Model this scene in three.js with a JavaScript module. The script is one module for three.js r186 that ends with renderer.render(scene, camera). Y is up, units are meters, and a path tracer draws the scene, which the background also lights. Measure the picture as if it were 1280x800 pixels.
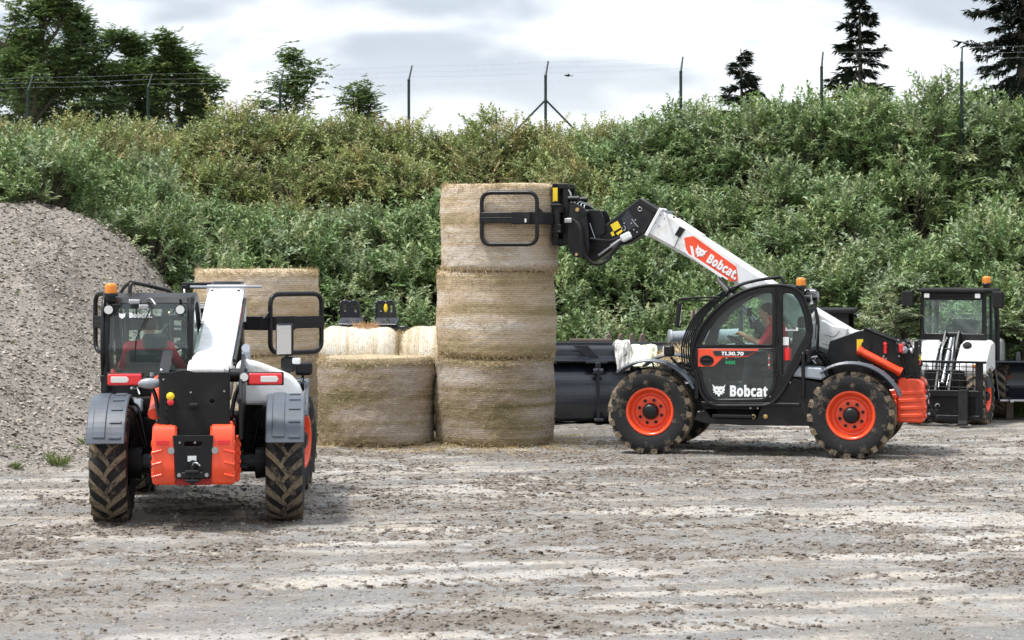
import * as THREE from 'three';
import { RoundedBoxGeometry } from 'three/addons/geometries/RoundedBoxGeometry.js';
import { TextGeometry } from 'three/addons/geometries/TextGeometry.js';
import { FontLoader } from 'three/addons/loaders/FontLoader.js';
import { MarchingCubes } from 'three/addons/objects/MarchingCubes.js';
import { mergeGeometries } from 'three/addons/utils/BufferGeometryUtils.js';

// ---------------------------------------------------------------- camera
const scene = new THREE.Scene();
const FOCAL = 2640, HORIZON = 322, EYE = 2.7;             // measured on the 1280 x 800 photograph
const camera = new THREE.PerspectiveCamera(2 * Math.atan(478 / FOCAL) * 180 / Math.PI, 1280 / 956, 0.5, 3000);
camera.position.set(0, EYE, 0);
camera.lookAt(0, EYE, -10);
camera.setViewOffset(1280, 956, 0, 156, 1280, 800);      // a level camera with the lens shifted down
camera.focus = 27; camera.userData.fStop = 4.5;              // mild blur of the nearest ground
camera.updateProjectionMatrix();

const renderer = new THREE.WebGLRenderer({ antialias: true });
renderer.toneMapping = THREE.LinearToneMapping;
renderer.toneMappingExposure = 1.6;
renderer.shadowMap.enabled = true;

// ---------------------------------------------------------------- noise
function rng(seed) { let s = seed | 0; return () => { s = (s + 0x6d2b79f5) | 0; let t = Math.imul(s ^ (s >>> 15), 1 | s); t = (t + Math.imul(t ^ (t >>> 7), 61 | t)) ^ t; return ((t ^ (t >>> 14)) >>> 0) / 4294967296; }; }
const hash2 = (x, y, s) => { let h = Math.imul(x, 374761393) + Math.imul(y, 668265263) + Math.imul(s, 1274126177); h = Math.imul(h ^ (h >>> 13), 1274126177); h ^= h >>> 16; return (h >>> 0) / 4294967296; };
const fade = (t) => t * t * (3 - 2 * t);
function vnoise(x, y, s = 0, px = 0, py = 0) {
  let x0 = Math.floor(x), y0 = Math.floor(y); const fx = fade(x - x0), fy = fade(y - y0);
  let x1 = x0 + 1, y1 = y0 + 1;
  if (px) { x0 = ((x0 % px) + px) % px; x1 = ((x1 % px) + px) % px; }
  if (py) { y0 = ((y0 % py) + py) % py; y1 = ((y1 % py) + py) % py; }
  const a = hash2(x0, y0, s), b = hash2(x1, y0, s), c = hash2(x0, y1, s), d = hash2(x1, y1, s);
  return a + (b - a) * fx + (c - a) * fy + (a - b - c + d) * fx * fy;
}
function fbm(x, y, o, s = 0, px = 0, py = 0) { let v = 0, a = 0.5, n = 0; for (let i = 0; i < o; i++) { v += a * vnoise(x, y, s + i * 17, px, py); n += a; a *= 0.5; x *= 2; y *= 2; px *= 2; py *= 2; } return v / n; }
const clamp = (v, a = 0, b = 1) => Math.min(b, Math.max(a, v));
const sstep = (a, b, v) => fade(clamp((v - a) / (b - a)));
const mix = (a, b, t) => a + (b - a) * t;
const table = (pts, x) => { if (x <= pts[0][0]) return pts[0][1]; for (let i = 1; i < pts.length; i++) if (x <= pts[i][0]) return mix(pts[i - 1][1], pts[i][1], (x - pts[i - 1][0]) / (pts[i][0] - pts[i - 1][0])); return pts[pts.length - 1][1]; };

// ---------------------------------------------------------------- sky and sun
const sunDir = new THREE.Vector3(-0.34, 0.90, 0.10).normalize();
{
  const W = 3072, H = 1536, data = new Float32Array(W * H * 4);
  for (let j = 0; j < H; j++) {
    const el = ((j + 0.5) / H - 0.5) * Math.PI, y = Math.sin(el);
    for (let i = 0; i < W; i++) {
      const az = ((i + 0.5) / W) * Math.PI * 2, ce = Math.cos(el);
      const dx = ce * Math.cos(az), dz = ce * Math.sin(az);
      // cloud sheet seen at a height: flat coordinates shrink towards the horizon
      const k = 1 / (Math.max(y, 0) + 0.16), u = dx * k * 2.3 + 31, v = dz * k * 2.3 + 57;
      const wob = fbm(u * 0.7, v * 0.7, 3, 5) - 0.5;
      const n = fbm(u * 1.25 + wob * 1.6, v * 1.25 - wob * 1.2, 6, 9);
      const fine = fbm(u * 4, v * 4 + wob, 4, 71);
      const dark = sstep(0.32, 0.58, n + (fine - 0.5) * 0.12);               // heavier, blue grey cloud
      const low = sstep(0.03, 0.105, y);                                       // white band of bright air near the horizon
      const d = dark * low;
      const glow = (1 + 0.10 * (fine - 0.5)) * (0.72 + 0.52 * Math.max(y, 0));            // an overcast dome is brighter overhead
      let r = mix(0.96, 0.53, d) * glow, g = mix(0.995, 0.595, d) * glow, b = mix(1.035, 0.675, d) * glow;
      if (y < 0) { const t = sstep(0, -0.1, y); r = mix(r, 0.30, t); g = mix(g, 0.29, t); b = mix(b, 0.27, t); }
      const o = (j * W + i) * 4; data[o] = r; data[o + 1] = g; data[o + 2] = b; data[o + 3] = 1;
    }
  }
  const sky = new THREE.DataTexture(data, W, H, THREE.RGBAFormat, THREE.FloatType);
  sky.mapping = THREE.EquirectangularReflectionMapping; sky.magFilter = THREE.LinearFilter; sky.minFilter = THREE.LinearFilter; sky.needsUpdate = true;
  scene.background = sky; scene.environment = sky;
}
const sun = new THREE.DirectionalLight(new THREE.Color(1.0, 0.98, 0.945), 3.3);
sun.position.set(0, 0, -29).addScaledVector(sunDir, 60); sun.target.position.set(0, 0, -29);
sun.castShadow = true; sun.shadow.radius = 16; sun.shadow.mapSize.set(2048, 2048);
Object.assign(sun.shadow.camera, { left: -20, right: 20, top: 20, bottom: -20, near: 1, far: 120 });
scene.add(sun, sun.target);

// ---------------------------------------------------------------- helpers
const V = (x, y, z) => new THREE.Vector3(x, y, z);
const taken = new Map();
function numbered(name) { const n = taken.get(name) || 0; taken.set(name, n + 1); return n ? name + '_' + String(n).padStart(3, '0') : name; }
function tag(o, label, category, group, kind) { if (label) o.userData.label = label; if (category) o.userData.category = category; if (group) o.userData.group = group; if (kind) o.userData.kind = kind; return o; }
function thing(name, label, category, [x, y, z] = [0, 0, 0], turn = 0, group) { const o = new THREE.Group(); o.name = numbered(name); o.position.set(x, y, z); o.rotation.y = turn; tag(o, label, category, group); scene.add(o); return o; }
function copyOf(src, label) { const c = src.clone(); c.name = numbered(src.name.replace(/_\d{3}$/, '')); c.userData = { ...src.userData }; if (label) c.userData.label = label; scene.add(c); return c; }
function meshUV(g) {                                       // box projected uv in metres
  const p = g.attributes.position, n = g.attributes.normal, uv = new Float32Array(p.count * 2);
  for (let i = 0; i < p.count; i += 3) {
    let ax = 0, ay = 0, az = 0;
    for (let k = 0; k < 3; k++) { ax += Math.abs(n.getX(i + k)); ay += Math.abs(n.getY(i + k)); az += Math.abs(n.getZ(i + k)); }
    for (let k = 0; k < 3; k++) {
      const x = p.getX(i + k), y = p.getY(i + k), z = p.getZ(i + k), o = (i + k) * 2;
      if (ax >= ay && ax >= az) { uv[o] = z; uv[o + 1] = y; } else if (ay >= az) { uv[o] = x; uv[o + 1] = z; } else { uv[o] = x; uv[o + 1] = y; }
    }
  }
  g.setAttribute('uv', new THREE.BufferAttribute(uv, 2)); return g;
}
function clean(g) { const r = g.index ? g.toNonIndexed() : g; if (!r.attributes.normal) r.computeVertexNormals(); for (const k of Object.keys(r.attributes)) if (!['position', 'normal'].includes(k)) r.deleteAttribute(k); r.morphAttributes = {}; return r; }
const basisTo = (d) => new THREE.Quaternion().setFromUnitVectors(V(0, 1, 0), d.clone().normalize());
function fillet(pts, r, n = 5, closed = false) {           // rounds the corners of a polyline
  const P = pts.map((p) => (p.isVector3 ? p : V(...p))), out = [], m = P.length;
  for (let i = 0; i < m; i++) {
    if (!closed && (i === 0 || i === m - 1)) { out.push(P[i]); continue; }
    const a = P[(i - 1 + m) % m], b = P[i], c = P[(i + 1) % m], l1 = a.distanceTo(b), l2 = b.distanceTo(c), q = Math.min(r, l1 * 0.49, l2 * 0.49);
    const s = b.clone().lerp(a, q / l1), e = b.clone().lerp(c, q / l2);
    for (let k = 0; k <= n; k++) { const t = k / n; out.push(s.clone().multiplyScalar((1 - t) * (1 - t)).addScaledVector(b, 2 * t * (1 - t)).addScaledVector(e, t * t)); }
  }
  if (closed) out.push(out[0].clone());
  return out;
}
function sweep(path, rad, seg = 8, closed = false) {       // round bar along a path, rad a number or function of 0..1
  const n = path.length, pos = [], nor = []; let T = path[1].clone().sub(path[0]).normalize();
  let N = Math.abs(T.y) < 0.9 ? V(0, 1, 0) : V(1, 0, 0); N.addScaledVector(T, -N.dot(T)).normalize();
  const rings = [];
  for (let i = 0; i < n; i++) {
    const a = path[Math.max(0, i - 1)], b = path[Math.min(n - 1, i + 1)]; T = b.clone().sub(a).normalize();
    N.addScaledVector(T, -N.dot(T)).normalize(); const B = T.clone().cross(N), r = typeof rad === 'number' ? rad : rad(i / (n - 1)), ring = [];
    for (let k = 0; k < seg; k++) { const an = k / seg * Math.PI * 2, d = N.clone().multiplyScalar(Math.cos(an)).addScaledVector(B, Math.sin(an)); ring.push([path[i].clone().addScaledVector(d, r), d]); }
    rings.push(ring);
  }
  const tri = (a, b, c) => { for (const q of [a, b, c]) { pos.push(q[0].x, q[0].y, q[0].z); nor.push(q[1].x, q[1].y, q[1].z); } };
  for (let i = 0; i < n - 1; i++) for (let k = 0; k < seg; k++) { const k2 = (k + 1) % seg, A = rings[i], C = rings[i + 1]; tri(A[k], A[k2], C[k]); tri(A[k2], C[k2], C[k]); }
  if (!closed) for (const [i, s] of [[0, -1], [n - 1, 1]]) { const d = path[i === 0 ? 1 : n - 1].clone().sub(path[i === 0 ? 0 : n - 2]).normalize().multiplyScalar(s), c = [path[i], d], R = rings[i].map((q) => [q[0], d]); for (let k = 0; k < seg; k++) { const k2 = (k + 1) % seg; s < 0 ? tri(c, R[k2], R[k]) : tri(c, R[k], R[k2]); } }
  const g = new THREE.BufferGeometry(); g.setAttribute('position', new THREE.Float32BufferAttribute(pos, 3)); g.setAttribute('normal', new THREE.Float32BufferAttribute(nor, 3)); return g;
}
const shapeOf = (pts) => new THREE.Shape(pts.map((p) => new THREE.Vector2(p[0], p[1])));
function round2(pts, r, n = 4) { return fillet(pts.map((p) => V(p[0], p[1], 0)), r, n, true).slice(0, -1).map((p) => [p.x, p.y]); }
class MB {
  constructor(M) { this.list = []; this.M = M || null; }
  add(g, m) { let c = clean(g); if (m) c = c.clone().applyMatrix4(m); if (this.M) c.applyMatrix4(this.M); this.list.push(c); return this; }
  box(w, h, d, x, y, z, r = 0.012, rot) { const q = Math.min(r, w * 0.45, h * 0.45, d * 0.45); const g = q > 0.0015 ? new RoundedBoxGeometry(w, h, d, 2, q) : new THREE.BoxGeometry(w, h, d); const m = new THREE.Matrix4(); if (rot) m.makeRotationFromEuler(new THREE.Euler(...rot)); m.setPosition(x, y, z); return this.add(g, m); }
  poly(pts, z0, z1, b = 0.008, holes) { const s = shapeOf(pts); if (holes) for (const h of holes) s.holes.push(new THREE.Path(h.map((p) => new THREE.Vector2(p[0], p[1])))); const bb = Math.min(b, (z1 - z0) * 0.45); const g = new THREE.ExtrudeGeometry(s, { depth: z1 - z0 - 2 * bb, bevelEnabled: bb > 0, bevelThickness: bb, bevelSize: bb, bevelOffset: -bb, bevelSegments: 1, curveSegments: 8 }); return this.add(g, new THREE.Matrix4().makeTranslation(0, 0, z0 + bb)); }
  cyl(a, b, r0, r1 = r0, seg = 16) { const A = V(...a), Bv = V(...b), d = Bv.clone().sub(A), g = new THREE.CylinderGeometry(r1, r0, d.length(), seg); return this.add(g, new THREE.Matrix4().compose(A.clone().add(Bv).multiplyScalar(0.5), basisTo(d), V(1, 1, 1))); }
  pipe(pts, r, f = 0.05, seg = 8, closed = false) { return this.add(sweep(fillet(pts, f, 5, closed), r, seg, closed)); }
  curve(pts, r, n = 24, seg = 8) { return this.add(sweep(new THREE.CatmullRomCurve3(pts.map((p) => V(...p))).getPoints(n), r, seg)); }
  lathe(prof, at, dir, seg = 32) { const g = new THREE.LatheGeometry(prof.map((p) => new THREE.Vector2(p[0], p[1])), seg); return this.add(g, new THREE.Matrix4().compose(V(...at), basisTo(V(...dir)), V(1, 1, 1))); }
  ball(r, at, s = [1, 1, 1], w = 14, h = 10) { return this.add(new THREE.SphereGeometry(r, w, h), new THREE.Matrix4().compose(V(...at), new THREE.Quaternion(), V(...s))); }
  geo() { return meshUV(mergeGeometries(this.list, false)); }
  buildEach(name, mat, parent) { for (const g of this.list) { const q = new MB(); q.list.push(g); q.build(name, mat, parent); } }
  build(name, mat, parent) { const m = new THREE.Mesh(this.geo(), mat); m.castShadow = m.receiveShadow = true; if (parent) { m.name = name; parent.add(m); } else { m.name = numbered(name); scene.add(m); } return m; }
}
// ---------------------------------------------------------------- textures and materials
function tex(w, h, fn, srgb = true) { const d = new Uint8Array(w * h * 4); for (let j = 0; j < h; j++) for (let i = 0; i < w; i++) { const c = fn(i, j), o = (j * w + i) * 4; if (typeof c === 'number') { d[o] = d[o + 1] = d[o + 2] = clamp(c) * 255; } else { d[o] = clamp(c[0]) * 255; d[o + 1] = clamp(c[1]) * 255; d[o + 2] = clamp(c[2]) * 255; } d[o + 3] = 255; } const t = new THREE.DataTexture(d, w, h); t.wrapS = t.wrapT = THREE.RepeatWrapping; t.magFilter = THREE.LinearFilter; t.minFilter = THREE.LinearMipmapLinearFilter; t.generateMipmaps = true; if (srgb) t.colorSpace = THREE.SRGBColorSpace; t.needsUpdate = true; return t; }
const toS = (l) => (l <= 0.0031308 ? l * 12.92 : 1.055 * Math.pow(l, 1 / 2.4) - 0.055);
const lin = (r, g, b) => [toS(r), toS(g), toS(b)];
const C = (r, g, b) => new THREE.Color().setRGB(r, g, b);
// dusty, splashed paint: a tile of 1 m with speckles of dried mud
const splash = tex(512, 512, (i, j) => { const x = i / 512, y = j / 512; const a = fbm(x * 8, y * 8, 4, 3, 8, 8), b = vnoise(x * 96, y * 96, 8, 96, 96); const s = sstep(0.80, 0.92, b) * sstep(0.45, 0.7, a); const t = sstep(0.5, 0.75, a) * 0.12 + s * 0.5; return [1 - t * 0.45, 1 - t * 0.55, 1 - t * 0.7]; });
const roughTex = tex(256, 256, (i, j) => { const x = i / 256, y = j / 256; return 0.62 + 0.38 * fbm(x * 6, y * 6, 5, 21, 6, 6); }, false);
const dustTex = tex(512, 512, (i, j) => { const x = i / 512, y = j / 512; const a = fbm(x * 6, y * 6, 5, 13, 6, 6), b = vnoise(x * 110, y * 110, 18, 110, 110); const t = clamp(sstep(0.5, 0.85, a) * 0.28 + sstep(0.86, 0.97, b) * 0.6); return lin(mix(0.075, 0.55, t), mix(0.075, 0.47, t), mix(0.08, 0.37, t)); });
const std = (o) => new THREE.MeshStandardMaterial(o), phys = (o) => new THREE.MeshPhysicalMaterial(o);
const M = {
  white: phys({ color: C(0.80, 0.80, 0.80), map: splash, roughness: 0.48, roughnessMap: roughTex, clearcoat: 0.3, clearcoatRoughness: 0.2 }),
  black: phys({ color: C(0.085, 0.085, 0.095), map: dustTex, roughness: 0.5, roughnessMap: roughTex, specularIntensity: 0.7 }),
  matte: std({ color: C(0.075, 0.075, 0.08), map: dustTex, roughness: 0.85 }),
  bucket: phys({ color: C(0.013, 0.016, 0.023), roughness: 0.36, roughnessMap: roughTex, clearcoat: 0.4, clearcoatRoughness: 0.2 }),
  steel: std({ color: C(0.45, 0.45, 0.46), metalness: 0.9, roughness: 0.35, roughnessMap: roughTex }),
  silver: phys({ color: C(0.30, 0.32, 0.36), map: splash, roughness: 0.45, roughnessMap: roughTex, clearcoat: 0.3 }),
  guard: phys({ color: C(0.075, 0.086, 0.108), map: splash, roughness: 0.5, roughnessMap: roughTex, clearcoat: 0.2, clearcoatRoughness: 0.3 }),
  orange: phys({ color: C(0.86, 0.075, 0.018), map: splash, roughness: 0.42, roughnessMap: roughTex, clearcoat: 0.4, clearcoatRoughness: 0.2 }),
  darkred: std({ color: C(0.35, 0.02, 0.015), map: splash, roughness: 0.6 }),
  rubber: std({ color: C(0.35, 0.345, 0.34), map: null, roughness: 0.9 }),
  glass: phys({ color: C(0.84, 0.97, 0.93), transmission: 0.965, thickness: 0, roughness: 0.02, ior: 1.5 }),
  greyglass: phys({ color: C(0.80, 0.92, 0.90), transmission: 0.92, thickness: 0, roughness: 0.03, ior: 1.5 }),
  mirror: std({ color: C(0.8, 0.82, 0.85), metalness: 1, roughness: 0.06 }),
  amber: phys({ color: C(0.95, 0.33, 0.02), transmission: 0.35, thickness: 0, roughness: 0.25, clearcoat: 0.6 }),
  redlens: phys({ color: C(0.75, 0.015, 0.02), roughness: 0.2, clearcoat: 0.8, clearcoatRoughness: 0.1 }),
  clearlens: phys({ color: C(0.72, 0.72, 0.70), roughness: 0.2, clearcoat: 0.8 }),
  yellow: std({ color: C(0.85, 0.60, 0.02), roughness: 0.55 }),
  paper: std({ color: C(0.75, 0.75, 0.75), roughness: 0.6 }),
  green: std({ color: C(0.03, 0.42, 0.16), roughness: 0.6 }),
  print: std({ color: C(0.85, 0.85, 0.85), roughness: 0.55 }),
  inkred: std({ color: C(0.55, 0.02, 0.03), roughness: 0.5 }),
  seat: std({ color: C(0.025, 0.025, 0.028), roughness: 0.9 }),
  brass: std({ color: C(0.55, 0.38, 0.16), metalness: 0.8, roughness: 0.4 }),
  rust: std({ color: C(0.15, 0.115, 0.095), roughness: 0.85 }),
};
// rubber and dried mud: a 1 m tile, mud in clots
const mudRubber = (amt, seed) => tex(512, 512, (i, j) => { const x = i / 512, y = j / 512; const a = fbm(x * 10, y * 10, 5, seed, 10, 10), b = fbm(x * 60, y * 60, 2, seed + 4, 60, 60); const t = sstep(1 - amt - 0.16, 1 - amt + 0.16, a * 0.75 + b * 0.25); return lin(mix(0.014, 0.165, t) * (0.7 + 0.6 * b), mix(0.014, 0.128, t) * (0.7 + 0.6 * b), mix(0.015, 0.085, t) * (0.7 + 0.6 * b)); });
M.tyre = std({ map: mudRubber(0.30, 31), roughness: 0.92 });
M.lug = std({ map: mudRubber(0.62, 47), roughness: 0.95 });
const font = await new FontLoader().loadAsync('fonts/droid/droid_sans_bold.typeface.json');
function textGeo(str, size, sx = 0.8, depth = 0.004) { const g = new TextGeometry(str, { font, size, depth, curveSegments: 4, bevelEnabled: true, bevelThickness: 0.0006, bevelSize: size * 0.035, bevelSegments: 1 }); g.computeBoundingBox(); g.scale(sx, 1, 1); return clean(g); }
// ---------------------------------------------------------------- terrain
// x to the right, d = metres away from the camera along -z
const tracks = [];                                         // wheel tracks: polylines in the yard
{
  const R = rng(7);
  const lane = (x0, d0, x1, d1, bend, w) => { const p = []; for (let i = 0; i <= 60; i++) { const t = i / 60; p.push([mix(x0, x1, t), mix(d0, d1, t) + bend * Math.sin(Math.PI * t) + 0.15 * Math.sin(t * 9 + x0)]); } tracks.push({ p, w }); };
  lane(-12, 22.6, 3, 27.5, -1.6, 0.5); lane(-12, 20.8, 4, 25.6, -1.7, 0.5);
  lane(-9, 19.2, 12, 24.5, 1.5, 0.45); lane(-9, 17.4, 12, 22.4, 1.3, 0.45);
  lane(-4, 27.8, 12, 22.0, 0.8, 0.5); lane(-4, 25.9, 12, 20.2, 0.8, 0.5);
  lane(-10, 16.2, 12, 17.4, 0.9, 0.5); lane(0, 15.2, 12, 18.6, -0.5, 0.45);
  lane(5, 29.8, 12, 27.6, 0.4, 0.5); lane(-3, 30, 0.5, 23.2, 1.2, 0.45); lane(-4.3, 22, -5.4, 14, 0.4, 0.42); lane(-2.4, 22, -3.2, 14, 0.3, 0.42);
}
// nearest track at a point, kept in a raster of 10 cm
const TX0 = -13, TD0 = 12, TRES = 0.1, TW = 260, TH = 260, trackMap = new Float32Array(TW * TH), trackAlong = new Float32Array(TW * TH);
for (const { p, w } of tracks) {
  let along = 0;
  for (let i = 1; i < p.length; i++) {
    const [ax, ad] = p[i - 1], [bx, bd] = p[i], L = Math.hypot(bx - ax, bd - ad), n = Math.ceil(L / 0.05);
    for (let k = 0; k < n; k++) {
      const x = mix(ax, bx, k / n), d = mix(ad, bd, k / n), ci = (x - TX0) / TRES, cj = (d - TD0) / TRES;
      for (let dj = -4; dj <= 4; dj++) for (let di = -4; di <= 4; di++) {
        const ii = Math.round(ci) + di, jj = Math.round(cj) + dj; if (ii < 0 || jj < 0 || ii >= TW || jj >= TH) continue;
        const q = 1 - Math.hypot((ii - ci) * TRES, (jj - cj) * TRES) / (w * 0.62); const o = jj * TW + ii;
        if (q > trackMap[o]) { trackMap[o] = q; trackAlong[o] = along + L * k / n; }
      }
    }
    along += L;
  }
}
function bilin(m, x, d) { const u = (x - TX0) / TRES, v = (d - TD0) / TRES, i = Math.floor(u), j = Math.floor(v); if (i < 0 || j < 0 || i >= TW - 1 || j >= TH - 1) return 0; const a = u - i, b = v - j, o = j * TW + i; return mix(mix(m[o], m[o + 1], a), mix(m[o + TW], m[o + TW + 1], a), b); }
function trackAt(x, d) { return bilin(trackMap, x, d) * (0.35 + 0.9 * vnoise(x * 0.5, d * 0.5, 61)); }
// churned mud against hard packed stone: 0 packed, 1 mud
function mudAt(x, d) {
  const a = fbm(x * 0.42 + 3, d * 0.55, 4, 101), b = fbm(x * 1.6, d * 2.0, 4, 131), c = fbm(x * 7, d * 8, 3, 151);
  const u = x * 0.985 + d * 0.17, w = d * 0.985 - x * 0.17, e = fbm(u * 0.55, w * 4.6, 4, 141);
  return clamp((a - 0.5) * 1.15 + (b - 0.5) * 1.35 + (c - 0.5) * 1.8 + (e - 0.5) * 1.7 + 0.38 + trackAt(x, d) * (0.42 + 0.55 * Math.sin(6.2832 * (x + 0.55 * d) / 0.21)));
}
function yardH(x, d) {
  if (d < 11 || d > 60 || Math.abs(x) > 20) return 0;
  const core = sstep(11, 13, d) * (1 - sstep(40, 50, d));
  const m = mudAt(x, d), lump = fbm(x * 9, d * 9, 3, 171) - 0.5, mid = fbm(x * 2.2, d * 2.2, 3, 181) - 0.5, t = trackAt(x, d);
  return core * (m * lump * 0.075 + mid * 0.035 - t * 0.018 - 0.012);
}
const bankCrest = [[-40, 3.8], [-8.2, 3.70], [-7.2, 3.32], [-6.5, 2.78], [-5.85, 2.12], [-5.1, 1.30], [-4.2, 0.5], [-3.4, 0.0], [40, -0.3]];
function gravelH(x, d) {
  const d0 = 24.2 + Math.max(0, x + 7.5) * 1.6, t = clamp((d - d0) / (36.2 - d0)), c = table(bankCrest, x) + (fbm(x * 0.8, 3, 3, 7) - 0.5) * 0.08;
  return c * Math.pow(t, 1.4) + (fbm(x * 0.9 + d * 0.3, d * 0.6, 4, 201) - 0.5) * 0.38 * sstep(0, 0.15, t) - (t <= 0 ? 0.06 + (d0 - d) * 0.05 : 0);
}
const footAt = (x) => 36.6 - Math.max(0, x - 4) * 0.06;
function bankH(x, d) {                                      // the planted embankment behind the yard
  const f = footAt(x), t = clamp((d - f) / 8.2), base = 4.5 * Math.pow(t, 0.9);
  const left = table(bankCrest, x) * sstep(36.2, 37.5, d) * 0.92;
  return Math.max(base, Math.min(left, 4.5)) + (fbm(x * 0.4, d * 0.4, 3, 221) - 0.5) * 0.25 - (d < f && left < 0.05 ? 0.3 : 0);
}
function axis(parts) { const a = []; for (const [s, e, st] of parts) { const n = Math.round((e - s) / st); for (let i = 0; i < n; i++) a.push(s + (e - s) * i / n); } a.push(parts[parts.length - 1][1]); return a; }
function sheet(xs, ds, hf, col) {
  const nx = xs.length, nd = ds.length, pos = new Float32Array(nx * nd * 3), uv = new Float32Array(nx * nd * 2), colr = col ? new Float32Array(nx * nd * 3) : null, idx = new Uint32Array((nx - 1) * (nd - 1) * 6);
  let o = 0;
  for (let j = 0; j < nd; j++) for (let i = 0; i < nx; i++, o++) { const x = xs[i], d = ds[j]; pos[o * 3] = x; pos[o * 3 + 1] = hf(x, d); pos[o * 3 + 2] = -d; uv[o * 2] = x; uv[o * 2 + 1] = d; if (col) { const c = col(x, d); colr[o * 3] = c[0]; colr[o * 3 + 1] = c[1]; colr[o * 3 + 2] = c[2]; } }
  let q = 0;
  for (let j = 0; j < nd - 1; j++) for (let i = 0; i < nx - 1; i++) { const a = j * nx + i, b = a + 1, c = a + nx, e = c + 1; idx[q++] = a; idx[q++] = b; idx[q++] = c; idx[q++] = b; idx[q++] = e; idx[q++] = c; }
  const g = new THREE.BufferGeometry(); g.setAttribute('position', new THREE.BufferAttribute(pos, 3)); g.setAttribute('uv', new THREE.BufferAttribute(uv, 2)); if (col) g.setAttribute('color', new THREE.BufferAttribute(colr, 3)); g.setIndex(new THREE.BufferAttribute(idx, 1)); g.computeVertexNormals(); return g;
}
const structure = (name, g, m) => { const o = new THREE.Mesh(g, m); o.name = name; o.userData.kind = 'structure'; o.receiveShadow = o.castShadow = true; scene.add(o); return o; };
// colour, wetness and grain of the yard over its 25.6 x 25.6 m core, 1.25 cm a pixel
{
  const N = 2048, S = 25.6, X0 = -12.8, D0 = 13;
  const cols = new Uint8Array(N * N * 4), rough = new Uint8Array(N * N * 4);
  for (let j = 0; j < N; j++) for (let i = 0; i < N; i++) {
    const x = X0 + (i + 0.5) / N * S, d = D0 + (j + 0.5) / N * S, o = (j * N + i) * 4;
    const m = mudAt(x, d), g1 = hash2(i, j, 3), g2 = vnoise(i * 0.37, j * 0.37, 4), g3 = vnoise(i * 0.13, j * 0.13, 5), pale = 0.35 * fbm(x * 0.9, d * 1.1, 4, 241) + 0.65 * fbm((x * 0.985 + d * 0.17) * 0.5, (d * 0.985 - x * 0.17) * 3.2, 5, 243);
    const clot = sstep(0.42, 0.62, m * 0.62 + (g2 - 0.5) * 0.45 + (g3 - 0.5) * 0.5 + 0.06);
    const st = 0.72 + 0.30 * g2 + 0.28 * (g1 - 0.5) + 0.2 * (g3 - 0.5);
    const p = sstep(0.42, 0.68, pale), be = sstep(0.40, 0.62, fbm(x * 2.6, d * 3.1, 4, 251) + (g3 - 0.5) * 0.3);
    let r = mix(0.205, 0.40, p) * st, g = mix(0.194, 0.372, p) * st, b = mix(0.182, 0.34, p) * st;
    r = mix(r, r * 0.98, be); g = mix(g, g * 0.93, be); b = mix(b, b * 0.86, be);
    const mk0 = 0.55 + 0.8 * g2, mr = 0.125 * mk0, mg = 0.100 * mk0, mb = 0.078 * mk0;
    r = mix(r, mr, clot * 0.88); g = mix(g, mg, clot * 0.88); b = mix(b, mb, clot * 0.88);
    cols[o] = toS(clamp(r)) * 255; cols[o + 1] = toS(clamp(g)) * 255; cols[o + 2] = toS(clamp(b)) * 255; cols[o + 3] = 255;
    const wet = sstep(0.44, 0.64, fbm(x * 0.7 + 9, d * 0.9, 4, 261) + 0.10 * (g3 - 0.5) + trackAt(x, d) * 0.10) * (1 - clot * 0.5);
    rough[o] = rough[o + 1] = rough[o + 2] = clamp(mix(0.92, 0.34, wet) - 0.1 * (g2 - 0.5)) * 255; rough[o + 3] = 255;
  }
  const mk = (dd, srgb) => { const t = new THREE.DataTexture(dd, N, N); t.wrapS = t.wrapT = THREE.MirroredRepeatWrapping; t.magFilter = THREE.LinearFilter; t.minFilter = THREE.LinearMipmapLinearFilter; t.generateMipmaps = true; if (srgb) t.colorSpace = THREE.SRGBColorSpace; t.repeat.set(1 / S, 1 / S); t.offset.set(-X0 / S, -D0 / S); t.needsUpdate = true; return t; };
  const bump = tex(1024, 1024, (i, j) => { const x = i / 1024, y = j / 1024; return 0.5 * fbm(x * 60, y * 60, 3, 281, 60, 60) + 0.5 * (1 - Math.abs(2 * vnoise(x * 120, y * 120, 291, 120, 120) - 1)); }, false);
  bump.repeat.set(1 / 3.3, 1 / 3.3);
  M.yard = std({ map: mk(cols, true), roughnessMap: mk(rough, false), roughness: 1, bumpMap: bump, bumpScale: 0.012 });
}
structure('ground', sheet(axis([[-1200, -200, 200], [-200, -40, 20], [-40, -13, 1.5], [-13, 13, 0.07], [13, 40, 1.5], [40, 200, 20], [200, 1200, 200]]),
  axis([[-300, 0, 60], [0, 13, 1], [13, 36.5, 0.07], [36.5, 60, 1], [60, 200, 20], [200, 2400, 200]]), yardH), M.yard);
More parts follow.
